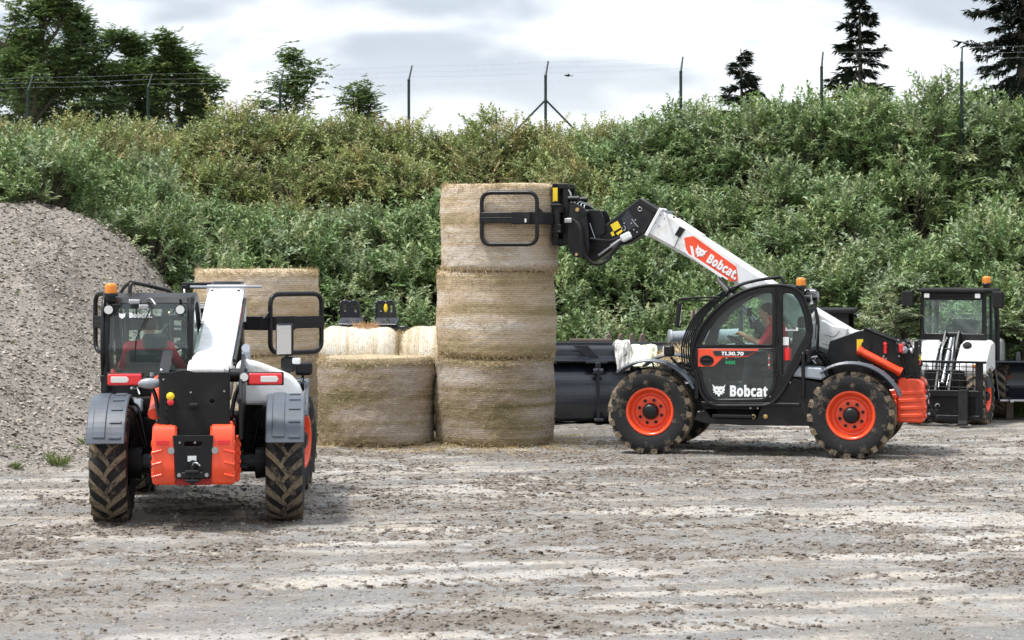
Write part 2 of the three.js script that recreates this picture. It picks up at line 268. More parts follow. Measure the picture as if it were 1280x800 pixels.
// gravel heap
{
  const gmap = tex(1024, 1024, (i, j) => { const x = i / 1024, y = j / 1024; const a = fbm(x * 8, y * 8, 4, 301, 8, 8), b = vnoise(x * 120, y * 120, 311, 120, 120), c = vnoise(x * 260, y * 260, 317, 260, 260), t = 0.5 * b + 0.5 * c; const br = 0.55 + 0.9 * t * t + 0.7 * (a - 0.5); return lin(0.25 * br, 0.22 * br, 0.19 * br); });
  gmap.repeat.set(1 / 4.1, 1 / 4.1);
  const gb = tex(1024, 1024, (i, j) => { const x = i / 1024, y = j / 1024; return 0.5 * vnoise(x * 120, y * 120, 311, 120, 120) + 0.5 * vnoise(x * 260, y * 260, 317, 260, 260); }, false);
  gb.repeat.set(1 / 4.1, 1 / 4.1);
  M.gravel = std({ map: gmap, roughness: 0.95, bumpMap: gb, bumpScale: 0.014 });
  structure('gravel_bank', sheet(axis([[-40, -18, 1], [-18, -2.6, 0.09]]), axis([[23.5, 37.6, 0.09]]), (x, d) => gravelH(x, d) + (fbm(x * 7, d * 7, 3, 331) - 0.5) * 0.014 - sstep(36.2, 37.6, d) * 0.5), M.gravel);
  const soil = tex(512, 512, (i, j) => { const x = i / 512, y = j / 512, a = fbm(x * 10, y * 10, 5, 341, 10, 10); return lin(0.05 + 0.06 * a, 0.05 + 0.055 * a, 0.03 + 0.025 * a); });
  soil.repeat.set(0.25, 0.25);
  M.soil = std({ map: soil, roughness: 1 });
  structure('planted_bank', sheet(axis([[-120, -30, 10], [-30, 30, 0.5], [30, 120, 10]]), axis([[35.8, 48, 0.4], [48, 80, 4], [80, 200, 20]]), (x, d) => bankH(x, d)), M.soil);
}
// ---------------------------------------------------------------- lettering and emblem
const headOutline = [[-0.50, 0.42], [-0.40, 0.10], [-0.47, -0.02], [-0.34, -0.08], [-0.44, -0.24], [-0.26, -0.20], [-0.27, -0.36], [-0.13, -0.29], [-0.05, -0.48], [0.05, -0.48], [0.13, -0.29], [0.27, -0.36], [0.26, -0.20], [0.44, -0.24], [0.34, -0.08], [0.47, -0.02], [0.40, 0.10], [0.50, 0.42], [0.30, 0.24], [0.12, 0.28], [0, 0.23], [-0.12, 0.28], [-0.30, 0.24]];
const headHoles = [[[-0.27, 0.08], [-0.07, -0.02], [-0.12, -0.08], [-0.22, -0.04]], [[0.27, 0.08], [0.22, -0.04], [0.12, -0.08], [0.07, -0.02]], [[-0.07, -0.18], [0.07, -0.18], [0.0, -0.27]]];
function emblemGeo(s, depth = 0.004) { const sh = shapeOf(headOutline.map((p) => [p[0] * s, p[1] * s])); for (const h of headHoles) sh.holes.push(new THREE.Path(h.map((p) => new THREE.Vector2(p[0] * s, p[1] * s)))); return clean(new THREE.ExtrudeGeometry(sh, { depth, bevelEnabled: false })); }
// a sheet of writing that faces outwards on the left side of a machine (local -z), reading towards -x
const onLeft = (x, y, z, turn = 0) => new THREE.Matrix4().makeTranslation(x, y, z).multiply(new THREE.Matrix4().makeRotationY(Math.PI)).multiply(new THREE.Matrix4().makeRotationZ(turn));

// ---------------------------------------------------------------- wheels
function tyreParts(R, w, rimR, nLug) {
  const hw = w / 2, c = R - 0.026, tyre = new MB(), tread = new MB();
  tyre.lathe([[rimR - 0.01, -hw * 0.78], [rimR + 0.02, -hw * 0.86], [mix(rimR, c, 0.35), -hw * 1.0], [mix(rimR, c, 0.7), -hw * 1.0], [c - 0.03, -hw * 0.93], [c - 0.006, -hw * 0.7], [c, 0], [c - 0.006, hw * 0.7], [c - 0.03, hw * 0.93], [mix(rimR, c, 0.7), hw], [mix(rimR, c, 0.35), hw], [rimR + 0.02, hw * 0.86], [rimR - 0.01, hw * 0.78]], [0, 0, 0], [0, 0, 1], 56);
  const per = Math.PI * 2 / nLug;
  for (const s of [-1, 1]) for (let k = 0; k < nLug; k++) {
    const a0 = (k + (s > 0 ? 0.5 : 0)) * per, pos = [], N = 6, rows = [];
    for (let i = 0; i <= N; i++) {
      const t = i / N, z = s * mix(-0.025, hw * 0.97, t), a = a0 - Math.pow(t, 0.8) * 0.40, wd = mix(0.032, 0.034, t) / R, drop = t > 0.8 ? (t - 0.8) * 0.22 * R * 0.5 : 0, top = R - drop * 0.3, bot = c - 0.03 - (t > 0.8 ? (t - 0.8) * 0.10 : 0);
      const P = (r, an) => [Math.cos(an) * r, Math.sin(an) * r, z];
      rows.push([P(bot, a - wd * 1.5), P(top, a - wd), P(top, a + wd), P(bot, a + wd * 1.5)]);
    }
    const quad = (p, q, r, u) => pos.push(...p, ...q, ...r, ...p, ...r, ...u);
    for (let i = 0; i < N; i++) for (let e = 0; e < 3; e++) quad(rows[i][e], rows[i][e + 1], rows[i + 1][e + 1], rows[i + 1][e]);
    quad(...rows[0]); quad(...[...rows[N]].reverse());
    const g = new THREE.BufferGeometry(); g.setAttribute('position', new THREE.Float32BufferAttribute(pos, 3)); g.computeVertexNormals(); tread.add(g);
  }
  return { tyre: tyre.geo(), tread: tread.geo() };
}
function rimParts(r, off, boltN) {                          // outer face towards -z
  const rim = new MB(), hub = new MB(), bolts = [];
  rim.lathe([[r, off + 0.03], [r + 0.012, off], [r - 0.005, off - 0.012], [r - 0.03, off + 0.0], [r - 0.045, off + 0.05], [r - 0.05, off + 0.09], [r * 0.72, off + 0.11], [r * 0.66, off + 0.075], [r * 0.62, off + 0.07], [r * 0.34, off + 0.07], [r * 0.30, off + 0.075], [0.0, off + 0.075]].map((p) => [p[0], p[1]]), [0, 0, 0], [0, 0, 1], 48);
  hub.lathe([[0, off - 0.03], [r * 0.2, off - 0.028], [r * 0.30, off - 0.01], [r * 0.33, off + 0.03], [r * 0.36, off + 0.075]], [0, 0, 0], [0, 0, 1], 28);
  for (let k = 0; k < boltN; k++) { const a = k / boltN * 6.2832 + 0.2, x = Math.cos(a) * r * 0.5, y = Math.sin(a) * r * 0.5; const b = new MB(); b.cyl([x, y, off + 0.07], [x, y, off + 0.045], 0.022, 0.022, 8).cyl([x, y, off + 0.05], [x, y, off + 0.02], 0.012, 0.011, 6); bolts.push(b.geo()); }
  return { rim: rim.geo(), hub: hub.geo(), bolts };
}
const bigTyre = tyreParts(0.59, 0.38, 0.325, 18), bigRim = rimParts(0.325, -0.155, 8);
function wheel(parent, x, y, z, roll, steer, T, Rm, rimMat) {
  const w = new THREE.Group(); w.name = 'wheel'; w.position.set(x, y, z); w.rotation.set(0, (z > 0 ? Math.PI : 0) + steer, 0); parent.add(w);
  const put = (n, g, m, turn = true) => { const o = new THREE.Mesh(g, m); o.name = n; if (turn) o.rotation.z = roll; w.add(o); };
  put('tyre', T.tyre, M.tyre); put('tread', T.tread, M.lug); put('rim', Rm.rim, rimMat); put('hub', Rm.hub, M.black); for (const b of Rm.bolts) put('bolt', b, M.black);
  if (z > 0) for (const c of w.children) if (c.name === 'tread') c.rotation.y = Math.PI; // keep the tread pointing the same way on both sides
  return w;
}
// arc shaped mudguard round a wheel centre
function guardShell(mb, cx, cy, r, a0, a1, z0, z1, t = 0.03) {
  const prof = []; const n = 22; for (let i = 0; i <= n; i++) { const a = mix(a0, a1, i / n); prof.push([cx + Math.cos(a) * r, cy + Math.sin(a) * r]); }
  for (let i = n; i >= 0; i--) { const a = mix(a0, a1, i / n); prof.push([cx + Math.cos(a) * (r - t), cy + Math.sin(a) * (r - t)]); }
  mb.poly(prof, z0, z1, 0.012);
  const rr = r + 0.012, p2 = []; for (let i = 1; i < n; i++) { const a = mix(a0, a1, i / n); p2.push([cx + Math.cos(a) * rr, cy + Math.sin(a) * rr]); } for (let i = n - 1; i >= 1; i--) { const a = mix(a0, a1, i / n); p2.push([cx + Math.cos(a) * (r - 0.02), cy + Math.sin(a) * (r - 0.02)]); }
  mb.poly(p2, mix(z0, z1, 0.16), mix(z0, z1, 0.50), 0.01);
  for (let i = 3; i < n; i += 3) { const a = mix(a0, a1, i / n); mb.box(0.03, 0.016, (z1 - z0) * 0.30, cx + Math.cos(a) * (r + 0.004), cy + Math.sin(a) * (r + 0.004), mix(z0, z1, 0.74), 0.009, [0, 0, a + Math.PI / 2]); }
}
// ---------------------------------------------------------------- photograph to the machine's own side view
const RA = 15 * Math.PI / 180, RO = [3.50, 29.80];          // turn and place of the telehandler seen from its left side
function side(px, py, z) { const c = Math.cos(RA), s = Math.sin(RA), k = (px - 640) / FOCAL, x = (RO[0] + z * s - k * (RO[1] + z * c)) / (c + k * s), D = RO[1] + x * s + z * c; return [x, EYE - (py - HORIZON) * D / FOCAL]; }
const sides = (z, list) => list.map(([a, b]) => side(a, b, z));

const PIV = [-1.52, 1.50], BOOM0 = 30.5 * Math.PI / 180, BZ = 0.10;
function telehandler(opt) {
  const o = thing('telehandler', opt.label, 'telehandler', opt.at, opt.turn, 'telehandlers with bale clamps');
  const th = opt.boom * Math.PI / 180 - BOOM0;
  const MBoom = new THREE.Matrix4().makeTranslation(PIV[0], PIV[1], 0).multiply(new THREE.Matrix4().makeRotationZ(th)).multiply(new THREE.Matrix4().makeTranslation(-PIV[0], -PIV[1], 0));
  const E0 = V(2.60, 2.74, 0), E1 = E0.clone().applyMatrix4(MBoom);
  const MClamp = new THREE.Matrix4().makeTranslation(E1.x - E0.x, E1.y - E0.y, opt.shift || 0);
  // --- wheels
  for (const [x, z, st, roll] of [[1.38, -0.885, opt.steer, 0.1], [1.38, 0.885, opt.steer, 0.5], [-1.38, -0.885, opt.steerRear || 0, 0.3], [-1.38, 0.885, opt.steerRear || 0, 0.8]]) wheel(o, x, 0.585, z, roll, st, bigTyre, bigRim, M.orange);
  // --- chassis
  let b = new MB();
  b.poly([[1.5, 0.44], [1.78, 0.58], [1.78, 0.86], [0.95, 0.96], [-1.0, 1.02], [-1.92, 1.02], [-1.95, 0.52], [-1.2, 0.42]], -0.40, 0.40, 0.015);
  for (const x of [1.38, -1.38]) { b.cyl([x, 0.59, -0.78], [x, 0.59, 0.78], 0.10); b.ball(0.21, [x, 0.57, 0.03], [1, 1, 1.1]); for (const s of [-1, 1]) { b.cyl([x, 0.59, s * 0.58], [x, 0.59, s * 0.84], 0.17, 0.14); b.box(0.14, 0.30, 0.12, x, 0.6, s * 0.63, 0.03); } b.cyl([x - 0.12, 0.55, -0.5], [x - 0.12, 0.55, 0.5], 0.035); }
  b.cyl([-1.3, 0.58, 0.02], [1.3, 0.58, 0.02], 0.04);
  const ch = b.build('chassis', M.black, o);
  b = new MB(); b.poly([[-0.30, 0.72], [-0.55, 1.10], [-1.02, 1.02], [-0.97, 0.60], [-0.86, 0.43], [0.10, 0.42], [0.62, 0.44], [0.76, 0.48], [0.72, 0.60], [0.60, 0.62], [0.52, 0.52], [-0.10, 0.52], [-0.16, 0.68]], -1.02, -0.38, 0.012); b.build('side_skirt', M.black, o);
  b = new MB(); b.box(0.58, 0.04, 0.20, 0.21, 0.545, -0.98, 0.008).box(0.52, 0.14, 0.03, 0.2, 0.62, -0.86, 0.005); b.poly([[-0.14, 0.70], [0.66, 0.70], [0.62, 0.64], [-0.08, 0.64]], -1.03, -0.90, 0.005); const stp = b.build('step', M.matte, o);
  b = new MB(); for (const x of [-0.02, -0.12, -0.5, -0.56]) b.cyl([x, x < -0.4 ? 1.02 : 0.66, -1.03], [x, x < -0.4 ? 1.02 : 0.66, -1.04], 0.013, 0.012, 8); b.buildEach('bolt_head', M.steel, o);
  b = new MB(); b.poly([[-0.57, 1.12], [-0.68, 1.24], [-0.98, 1.22], [-1.04, 1.10], [-0.98, 1.06], [-0.6, 1.10]], -1.05, -0.62, 0.02); b.build('side_cover', M.silver, o);
  // fuel filler and brass plugs low on the skirt
  b = new MB(); for (const [px, py] of [[942, 519.5], [957, 519.5]]) { const [x, y] = side(px, py, -1.02); b.lathe([[0.0, 0.03], [0.02, 0.028], [0.034, 0.02], [0.034, 0]], [x, y, -1.02], [0, 0, -1], 12); } b.buildEach('plug', M.brass, o);
  // --- mudguards
  for (const s of [-1, 1]) for (const [x, a0, a1] of [[1.38, 0.86, 2.66], [-1.38, 0.95, 2.76]]) {
    const g = new MB(); const z = s < 0 ? [-1.09, -0.70] : [0.70, 1.09]; guardShell(g, x, 0.585, 0.715, a0, a1, z[0], z[1]); const mg = g.build('mudguard', M.guard, o);
    const br = new MB(); for (const a of [1.1, 2.0]) br.pipe([[x + Math.cos(a) * 0.2, 0.75, s * 0.55], [x + Math.cos(a) * 0.66, 0.585 + Math.sin(a) * 0.66, s * 0.66], [x + Math.cos(a) * 0.70, 0.585 + Math.sin(a) * 0.695, s * 0.80]], 0.016, 0.06, 6); br.buildEach('bracket', M.black, mg);
  }
  // --- boom tower
  b = new MB();
  const tw = [[-0.86, 0.98], [-0.92, 1.12], [-1.02, 1.56], [-1.40, 1.70], [-1.50, 1.72], [-2.06, 1.50], [-2.19, 1.30], [-2.19, 0.90], [-1.9, 0.86]];
  b.poly(tw, -0.335, -0.30, 0.008); b.poly(tw, 0.44, 0.475, 0.008); b.cyl([PIV[0], PIV[1], -0.37], [PIV[0], PIV[1], 0.50], 0.07); b.box(0.5, 0.06, 0.7, -1.2, 1.06, 0.07, 0.01);
  b.box(0.66, 0.03, 0.10, -1.78, 1.625, -0.318, 0.01, [0, 0, 0.375]);
  const tower = b.build('boom_tower', M.black, o);
  b = new MB(); b.poly(round2([[-0.33, 0.93], [0.34, 0.93], [0.34, 1.57], [0.0, 1.57], [-0.06, 1.59], [-0.14, 1.59], [-0.2, 1.57], [-0.33, 1.57]], 0.02, 2), 0, 0.02, 0.004, [[[-0.02, 1.30], [0.01, 1.33], [0.04, 1.30], [0.01, 1.27]].map(([x, y]) => [x + 0.17, y - 0.02])]);
  b.poly([[-0.17, 0.52], [0.17, 0.52], [0.20, 0.95], [-0.20, 0.95]], 0.115, 0.135, 0.004, [round2([[-0.09, 0.84], [0.09, 0.84], [0.09, 0.89], [-0.09, 0.89]], 0.024, 3)]);
  b.list.forEach((g) => g.applyMatrix4(new THREE.Matrix4().makeTranslation(-2.20, 0, 0).multiply(new THREE.Matrix4().makeRotationY(-Math.PI / 2))));
  b.box(0.05, 0.64, 0.02, -2.19, 1.25, -0.335, 0.004); b.box(0.05, 0.64, 0.02, -2.19, 1.25, 0.345, 0.004);
  const rp = b.build('rear_plate', M.matte, o);
  b = new MB(); for (const [z, y] of [[-0.30, 1.50], [-0.28, 1.0], [0.30, 1.38], [-0.03, 1.37], [0.02, 0.88], [-0.13, 0.88]]) b.cyl([y < 0.9 ? -2.33 : -2.218, y, z], [y < 0.9 ? -2.348 : -2.232, y, z], 0.011, 0.010, 8); b.buildEach('bolt_head', M.steel, rp);
  b = new MB(); b.box(0.05, 0.05, 0.09, -2.235, 1.24, -0.0, 0.02); b.build('plate_handle', M.matte, rp);
  b = new MB(); b.box(0.006, 0.055, 0.085, -2.337, 0.72, -0.01, 0); b.build('data_plate', M.paper, rp);
  // hydraulic couplings on the left of the rear plate
  b = new MB(); for (let k = 0; k < 6; k++) b.cyl([-2.20, 1.02 + k * 0.065, -0.27], [-2.235, 1.02 + k * 0.065, -0.27], 0.02, 0.016, 10); for (let k = 0; k < 5; k++) b.cyl([-2.20, 1.05 + k * 0.065, -0.20], [-2.24, 1.05 + k * 0.065, -0.20], 0.016, 0.013, 10); b.buildEach('hydraulic_coupling', M.black, rp);
  b = new MB(); b.lathe([[0, 0.035], [0.03, 0.03], [0.042, 0.012], [0.04, 0]], [-2.22, 1.33, -0.23], [-1, 0, 0], 14); b.build('coupling_cap', M.yellow, rp);
  b = new MB(); b.lathe([[0, 0.03], [0.03, 0.025], [0.036, 0]], [-2.22, 1.275, -0.23], [-1, 0, 0], 14); b.build('coupling_cap', M.redlens, rp);
  b = new MB(); for (const s of [-1, 1]) b.add(new THREE.TorusGeometry(0.045, 0.014, 8, 18), new THREE.Matrix4().makeRotationY(0.25).setPosition(-2.12, 1.05, s * 0.385 + 0.01)); b.buildEach('lifting_eye', M.black, rp);
  // --- tow hitch
  b = new MB(); b.box(0.14, 0.07, 0.22, -2.36, 0.56, 0.0, 0.015).box(0.10, 0.03, 0.14, -2.41, 0.60, 0, 0.01).box(0.10, 0.03, 0.14, -2.41, 0.51, 0, 0.01).cyl([-2.42, 0.47, 0], [-2.42, 0.66, 0], 0.022, 0.022, 10).cyl([-2.33, 0.665, 0.0], [-2.36, 0.665, 0], 0.045, 0.04, 14); const hitch = b.build('tow_hitch', M.black, o);
  b = new MB(); for (const s of [-1, 1]) b.cyl([-2.33, 0.56, s * 0.135], [-2.37, 0.56, s * 0.135], 0.022, 0.02, 10); b.pipe([[-2.42, 0.65, 0], [-2.44, 0.69, 0.01], [-2.47, 0.69, 0.05], [-2.48, 0.66, 0.08]], 0.009, 0.02, 6); b.buildEach('hitch_pin', M.steel, hitch);
  // --- counterweight
  for (const s of [-1, 1]) {
    b = new MB(); const z0 = s < 0 ? -0.405 : 0.165, z1 = s < 0 ? -0.165 : 0.405;
    b.poly(round2([[-1.93, 0.46], [-2.29, 0.45], [-2.33, 0.60], [-2.31, 0.95], [-2.25, 1.05], [-1.97, 1.07], [-1.94, 0.98]], 0.05), z0, z1, 0.022);
    for (let k = 0; k < 4; k++) b.box(0.34, 0.05, 0.024, -2.13, 0.55 + k * 0.105, s * 0.402, 0.010, [0, 0, -0.06]);
    for (let k = 0; k < 3; k++) b.box(0.03, 0.025, 0.11, -2.325 + k * 0.004, 0.55 + k * 0.12, s * 0.355, 0.01, [s * 0.25, 0, 0]);
    const cw = b.build('counterweight', M.orange, o);
    b = new MB(); b.cyl([-2.30, 0.80, s * 0.215], [-2.335, 0.80, s * 0.215], 0.038, 0.034, 14).cyl([-2.33, 0.80, s * 0.215], [-2.345, 0.80, s * 0.215], 0.016, 0.016, 8); b.buildEach('bolt_head', M.steel, cw);
    b = new MB(); b.box(0.012, 0.045, 0.12, -2.325, 0.88, s * 0.30, 0.004); b.build('reflector', M.redlens, cw);
    b = new MB(); b.poly(round2([[-1.70, 0.88], [-1.93, 0.92], [-1.935, 0.44], [-1.86, 0.46], [-1.78, 0.62]], 0.03), s < 0 ? -0.44 : 0.36, s < 0 ? -0.36 : 0.44, 0.015); for (let k = 0; k < 4; k++) b.box(0.16, 0.045, 0.02, -1.86, 0.56 + k * 0.085, s * 0.44, 0.009, [0, 0, -0.1]); b.build('counterweight_wing', M.orange, o);
  }
  b = new MB(); b.box(0.34, 0.12, 0.36, -2.12, 0.51, 0, 0.02);  b.build('counterweight_core', M.darkred, o);
  // --- levelling cylinder beside the tower
  b = new MB(); b.cyl([-1.43, 1.43, -0.41], [-1.99, 1.145, -0.41], 0.058, 0.058, 20).cyl([-1.41, 1.44, -0.41], [-1.46, 1.415, -0.41], 0.066, 0.066, 20).cyl([-1.96, 1.16, -0.41], [-2.0, 1.14, -0.41], 0.066, 0.066, 20); const lc = b.build('lift_lock_bar', M.orange, o);
  b = new MB(); b.cyl([-1.52, 1.40, -0.34], [-1.52, 1.40, -0.40], 0.03).cyl([-1.93, 1.18, -0.34], [-1.93, 1.18, -0.40], 0.03).pipe([[-1.45, 1.44, -0.42], [-1.42, 1.36, -0.43], [-1.46, 1.33, -0.43], [-1.48, 1.36, -0.42]], 0.007, 0.03, 6); b.buildEach('bracket', M.black, lc);
  b = new MB(); b.poly(sides(-0.34, [[1071, 423], [1079, 423], [1079, 439], [1071, 439]]), -0.342, -0.336, 0); b.build('warning_sticker', M.yellow, tower);
  b = new MB(); { const r = rng(5); for (let k = 0; k < 15; k++) { const [x, y] = side(1095 + r() * 42, 424 + r() * 26, -0.34); b.cyl([x, y, -0.335], [x, y, -0.352], 0.012 + r() * 0.008, 0.012, 8); } } b.buildEach('grease_nipple', M.steel, tower);
  b = new MB(); { const [x, y] = side(1107, 435, -0.34); b.cyl([x, y - 0.06, -0.36], [x, y + 0.06, -0.36], 0.025, 0.025, 10).cyl([x, y + 0.06, -0.36], [x + 0.02, y + 0.09, -0.36], 0.03, 0.02, 10); } b.build('isolator_switch', M.redlens, tower);
  b = new MB(); { const [x, y] = side(1139, 441, -0.2); b.lathe([[0, 0.06], [0.05, 0.055], [0.065, 0.02], [0.06, -0.04], [0.02, -0.07], [0, -0.07]], [x, y + 0.02, -0.24], [-0.9, 0.3, 0], 16); b.cyl([x, y - 0.1, -0.24], [x, y, -0.24], 0.015); } b.build('work_light', M.steel, tower);
  // --- engine hood on the right
  b = new MB();
  { const prof = round2([[0.37, 1.18], [0.37, 1.60], [0.44, 1.66], [0.60, 1.63], [0.95, 1.49], [1.05, 1.36], [1.06, 1.16]], 0.06, 4); const g = new THREE.ExtrudeGeometry(shapeOf(prof), { depth: 1.9, bevelEnabled: true, bevelThickness: 0.05, bevelSize: 0.05, bevelOffset: -0.05, bevelSegments: 3 }); const m = new THREE.Matrix4().makeTranslation(-1.28, 0, 0).multiply(new THREE.Matrix4().makeRotationY(Math.PI / 2)).multiply(new THREE.Matrix4().makeScale(-1, 1, 1)); const c = clean(g).applyMatrix4(m); const p = c.attributes.position; for (let i = 0; i < p.count; i += 3) for (const [at] of [[c.attributes.position], [c.attributes.normal]]) { const t = [at.getX(i), at.getY(i), at.getZ(i)]; at.setXYZ(i, at.getX(i + 1), at.getY(i + 1), at.getZ(i + 1)); at.setXYZ(i + 1, ...t); } for (let i = 0; i < p.count; i++) { const x = p.getX(i), t = sstep(-0.4, 0.9, x); p.setY(i, p.getY(i) - t * 0.22 * (p.getY(i) > 1.3 ? 1 : 0)); } b.list.push(c); }
  const hood = b.build('engine_hood', M.white, o);
  b = new MB(); b.box(1.75, 0.66, 0.60, -0.30, 0.88, 0.74, 0.03); for (let k = 0; k < 6; k++) b.box(0.02, 0.02, 0.5, -1.20, 0.66 + k * 0.08, 0.75, 0.004); b.cyl([-1.26, 1.05, 0.68], [-1.18, 1.05, 0.68], 0.13, 0.13, 20); b.build('engine_bay', M.matte, o);
  b = new MB(); b.cyl([-0.95, 1.55, 0.46], [-0.95, 1.74, 0.46], 0.045, 0.045, 18).cyl([-0.95, 1.73, 0.46], [-1.02, 1.76, 0.46], 0.045, 0.045, 18); b.build('exhaust', M.silver, hood);
  // --- tail lights
  for (const s of [-1, 1]) {
    b = new MB(); b.box(0.07, 0.115, 0.34, -2.02, 1.49, s * 0.70, 0.02); const l = b.build('tail_light', M.redlens, o);
    b = new MB(); b.poly(round2([[-0.09, -0.03], [0.07, -0.03], [0.09, 0], [0.07, 0.03], [-0.09, 0.03]], 0.012), 0, 0.012, 0.003); b.list.forEach((g) => g.applyMatrix4(new THREE.Matrix4().makeTranslation(-2.048, 1.49, s * 0.745).multiply(new THREE.Matrix4().makeRotationY(-Math.PI / 2)))); b.build('lens', M.clearlens, l);
    b = new MB(); b.box(0.03, 0.135, 0.37, -1.985, 1.49, s * 0.70, 0.01); b.pipe([[-1.97, 1.49, s * 0.62], [-1.99, 1.51, s * 0.50], [-2.0, 1.35, s * 0.40], [-2.06, 1.12, s * 0.36]], 0.022, 0.08, 8); b.buildEach('bracket', M.black, l);
  }
  b = new MB(); b.cyl([-2.0, 1.51, 0.49], [-2.06, 1.51, 0.49], 0.05, 0.05, 18); const wl = b.build('work_light', M.black, o); b = new MB(); b.cyl([-2.06, 1.51, 0.49], [-2.066, 1.51, 0.49], 0.042, 0.04, 18); b.build('lens', M.clearlens, wl);
  b = new MB(); b.ball(0.1, [-2.04, 1.45, -0.45], [0.5, 0.55, 1.25]); b.cyl([-2.03, 1.52, -0.43], [-2.03, 1.56, -0.43], 0.02).cyl([-1.97, 1.47, -0.33], [-1.97, 1.47, -0.6], 0.025); b.build('lamp_cowl', M.silver, o);

  // --- cab
  const zL = -1.05, zR = -0.10;
  const ring = sides(-1.08, [[872, 471], [876, 493], [889, 506], [961, 506], [974, 495], [988, 471], [1012, 427], [1015, 412], [1012, 391], [1004, 368], [994, 359], [978, 355], [955, 355.5], [932, 361], [909, 373], [889, 391], [874, 411], [865, 434], [863, 453]]);
  const ringR = round2(ring, 0.09, 3);
  const upWin = round2(sides(-1.08, [[874, 431], [966, 431], [966, 364], [950, 364], [934, 369], [915, 379], [897, 395], [884, 412]]), 0.05, 3);
  const loWin = round2(sides(-1.08, [[872, 436], [966, 436], [966, 480], [956, 497], [893, 498], [883, 488], [876, 462]]), 0.07, 3);
  const quWin = round2(sides(-1.08, [[978, 365], [990, 366], [998, 376], [1005, 396], [1007, 416], [978, 470]]), 0.05, 3);
  b = new MB();
  b.poly(ringR, zL, zL + 0.06, 0.014, [upWin, loWin, quWin]);
  b.poly(ringR.map(([x, y]) => [x, y]), zR - 0.05, zR, 0.012, [round2(sides(-1.08, [[876, 455], [1000, 440], [1006, 400], [996, 370], [978, 364], [950, 364], [934, 369], [915, 379], [897, 395], [884, 412]]), 0.05, 3)]);
  // outer lip of the ring, the door edge, and the cross members
  b.pipe(ringR.map(([x, y]) => [x, y, zL - 0.004]), 0.022, 0.01, 7, true);
  const topBand = [...sides(-1.08, [[1001, 364.5], [994, 359], [978, 355], [955, 355.5], [932, 361], [922, 366]])];
  b.poly([...topBand.map(([x, y]) => [x, y - 0.01]), ...topBand.slice().reverse().map(([x, y]) => [x * 0.97 - 0.0, y - 0.075])], zL + 0.03, zR - 0.02, 0.01);
  for (const z of [zL + 0.04, zR - 0.04]) b.pipe([[-0.80, 1.30, z], [-0.815, 1.75, z], [-0.75, 2.10, z], [-0.66, 2.27, z]], 0.04, 0.2, 8);
  b.box(0.06, 0.08, 0.95, -0.80, 1.43, -0.605, 0.02); b.box(0.05, 0.62, 0.95, -0.74, 1.12, -0.605, 0.02); b.box(1.36, 0.05, 0.93, -0.02, 0.72, -0.605, 0.02); b.box(0.06, 0.42, 0.92, 0.72, 0.98, -0.605, 0.02);
  b.poly([[-1.02, 2.04], [-1.02, 2.22], [-0.84, 2.22]], -0.80, -0.77, 0.004); b.list[b.list.length - 1].applyMatrix4(new THREE.Matrix4().makeTranslation(-1.58, 0, 0).multiply(new THREE.Matrix4().makeRotationY(-Math.PI / 2)));
  const cab = b.build('cab', M.black, o);
  const sheetGlass = (pts, z, name, parent) => { const g = new THREE.ShapeGeometry(shapeOf(pts)); const m = new MB(); m.add(g, new THREE.Matrix4().makeTranslation(0, 0, z)); return m.build(name, M.glass, parent); };
  sheetGlass(quWin, zL + 0.03, 'side_window', cab);
  sheetGlass(round2(sides(-1.08, [[876, 455], [1000, 440], [1006, 400], [996, 370], [978, 364], [950, 364], [934, 369], [915, 379], [897, 395], [884, 412]]), 0.05, 3), zR - 0.025, 'side_window', cab);
  const curtain = (prof, z0, z1, name) => { const pos = [], q = (a, c) => { pos.push(a[0], a[1], z0, c[0], c[1], z0, c[0], c[1], z1, a[0], a[1], z0, c[0], c[1], z1, a[0], a[1], z1); }; for (let i = 0; i < prof.length - 1; i++) q(prof[i], prof[i + 1]); const g = new THREE.BufferGeometry(); g.setAttribute('position', new THREE.Float32BufferAttribute(pos, 3)); g.computeVertexNormals(); const m = new MB(); m.add(g); return m.build(name, M.glass, cab); };
  const frontArc = fillet([V(0.80, 1.16, 0), V(0.86, 1.50, 0), V(0.66, 1.90, 0), V(0.34, 2.15, 0), V(0.14, 2.235, 0)], 0.35, 6).map((p) => [p.x, p.y]);
  curtain(frontArc, zL + 0.06, zR - 0.05, 'windscreen');
  curtain([[-0.825, 1.47], [-0.84, 1.75], [-0.775, 2.10], [-0.70, 2.24]], zL + 0.06, zR - 0.05, 'rear_window');
  // windscreen guard bars
  const gArc = fillet([V(0.92, 1.22, 0), V(0.95, 1.52, 0), V(0.77, 1.93, 0), V(0.36, 2.25, 0)], 0.4, 6);
  for (let k = 0; k < 6; k++) { b = new MB(); const z = mix(zL + 0.05, zR - 0.05, k / 5); b.add(sweep(gArc.map((p) => V(p.x, p.y, z)), 0.012, 6)); b.build('guard_bar', M.black, cab); }
  b = new MB(); for (const p of [gArc[0], gArc[8], gArc[gArc.length - 1]]) b.cyl([p.x, p.y, zL + 0.04], [p.x, p.y, zR - 0.04], 0.014, 0.014, 8); b.pipe([[0.78, 1.3, zL + 0.08], [gArc[0].x, gArc[0].y, zL + 0.08]], 0.014).pipe([[0.3, 2.18, zL + 0.1], [0.36, 2.25, zL + 0.1]], 0.02).pipe([[0.3, 2.18, zR - 0.1], [0.36, 2.25, zR - 0.1]], 0.02); b.ball(0.045, [0.25, 2.28, zL + 0.06]); b.buildEach('guard_frame', M.black, cab);
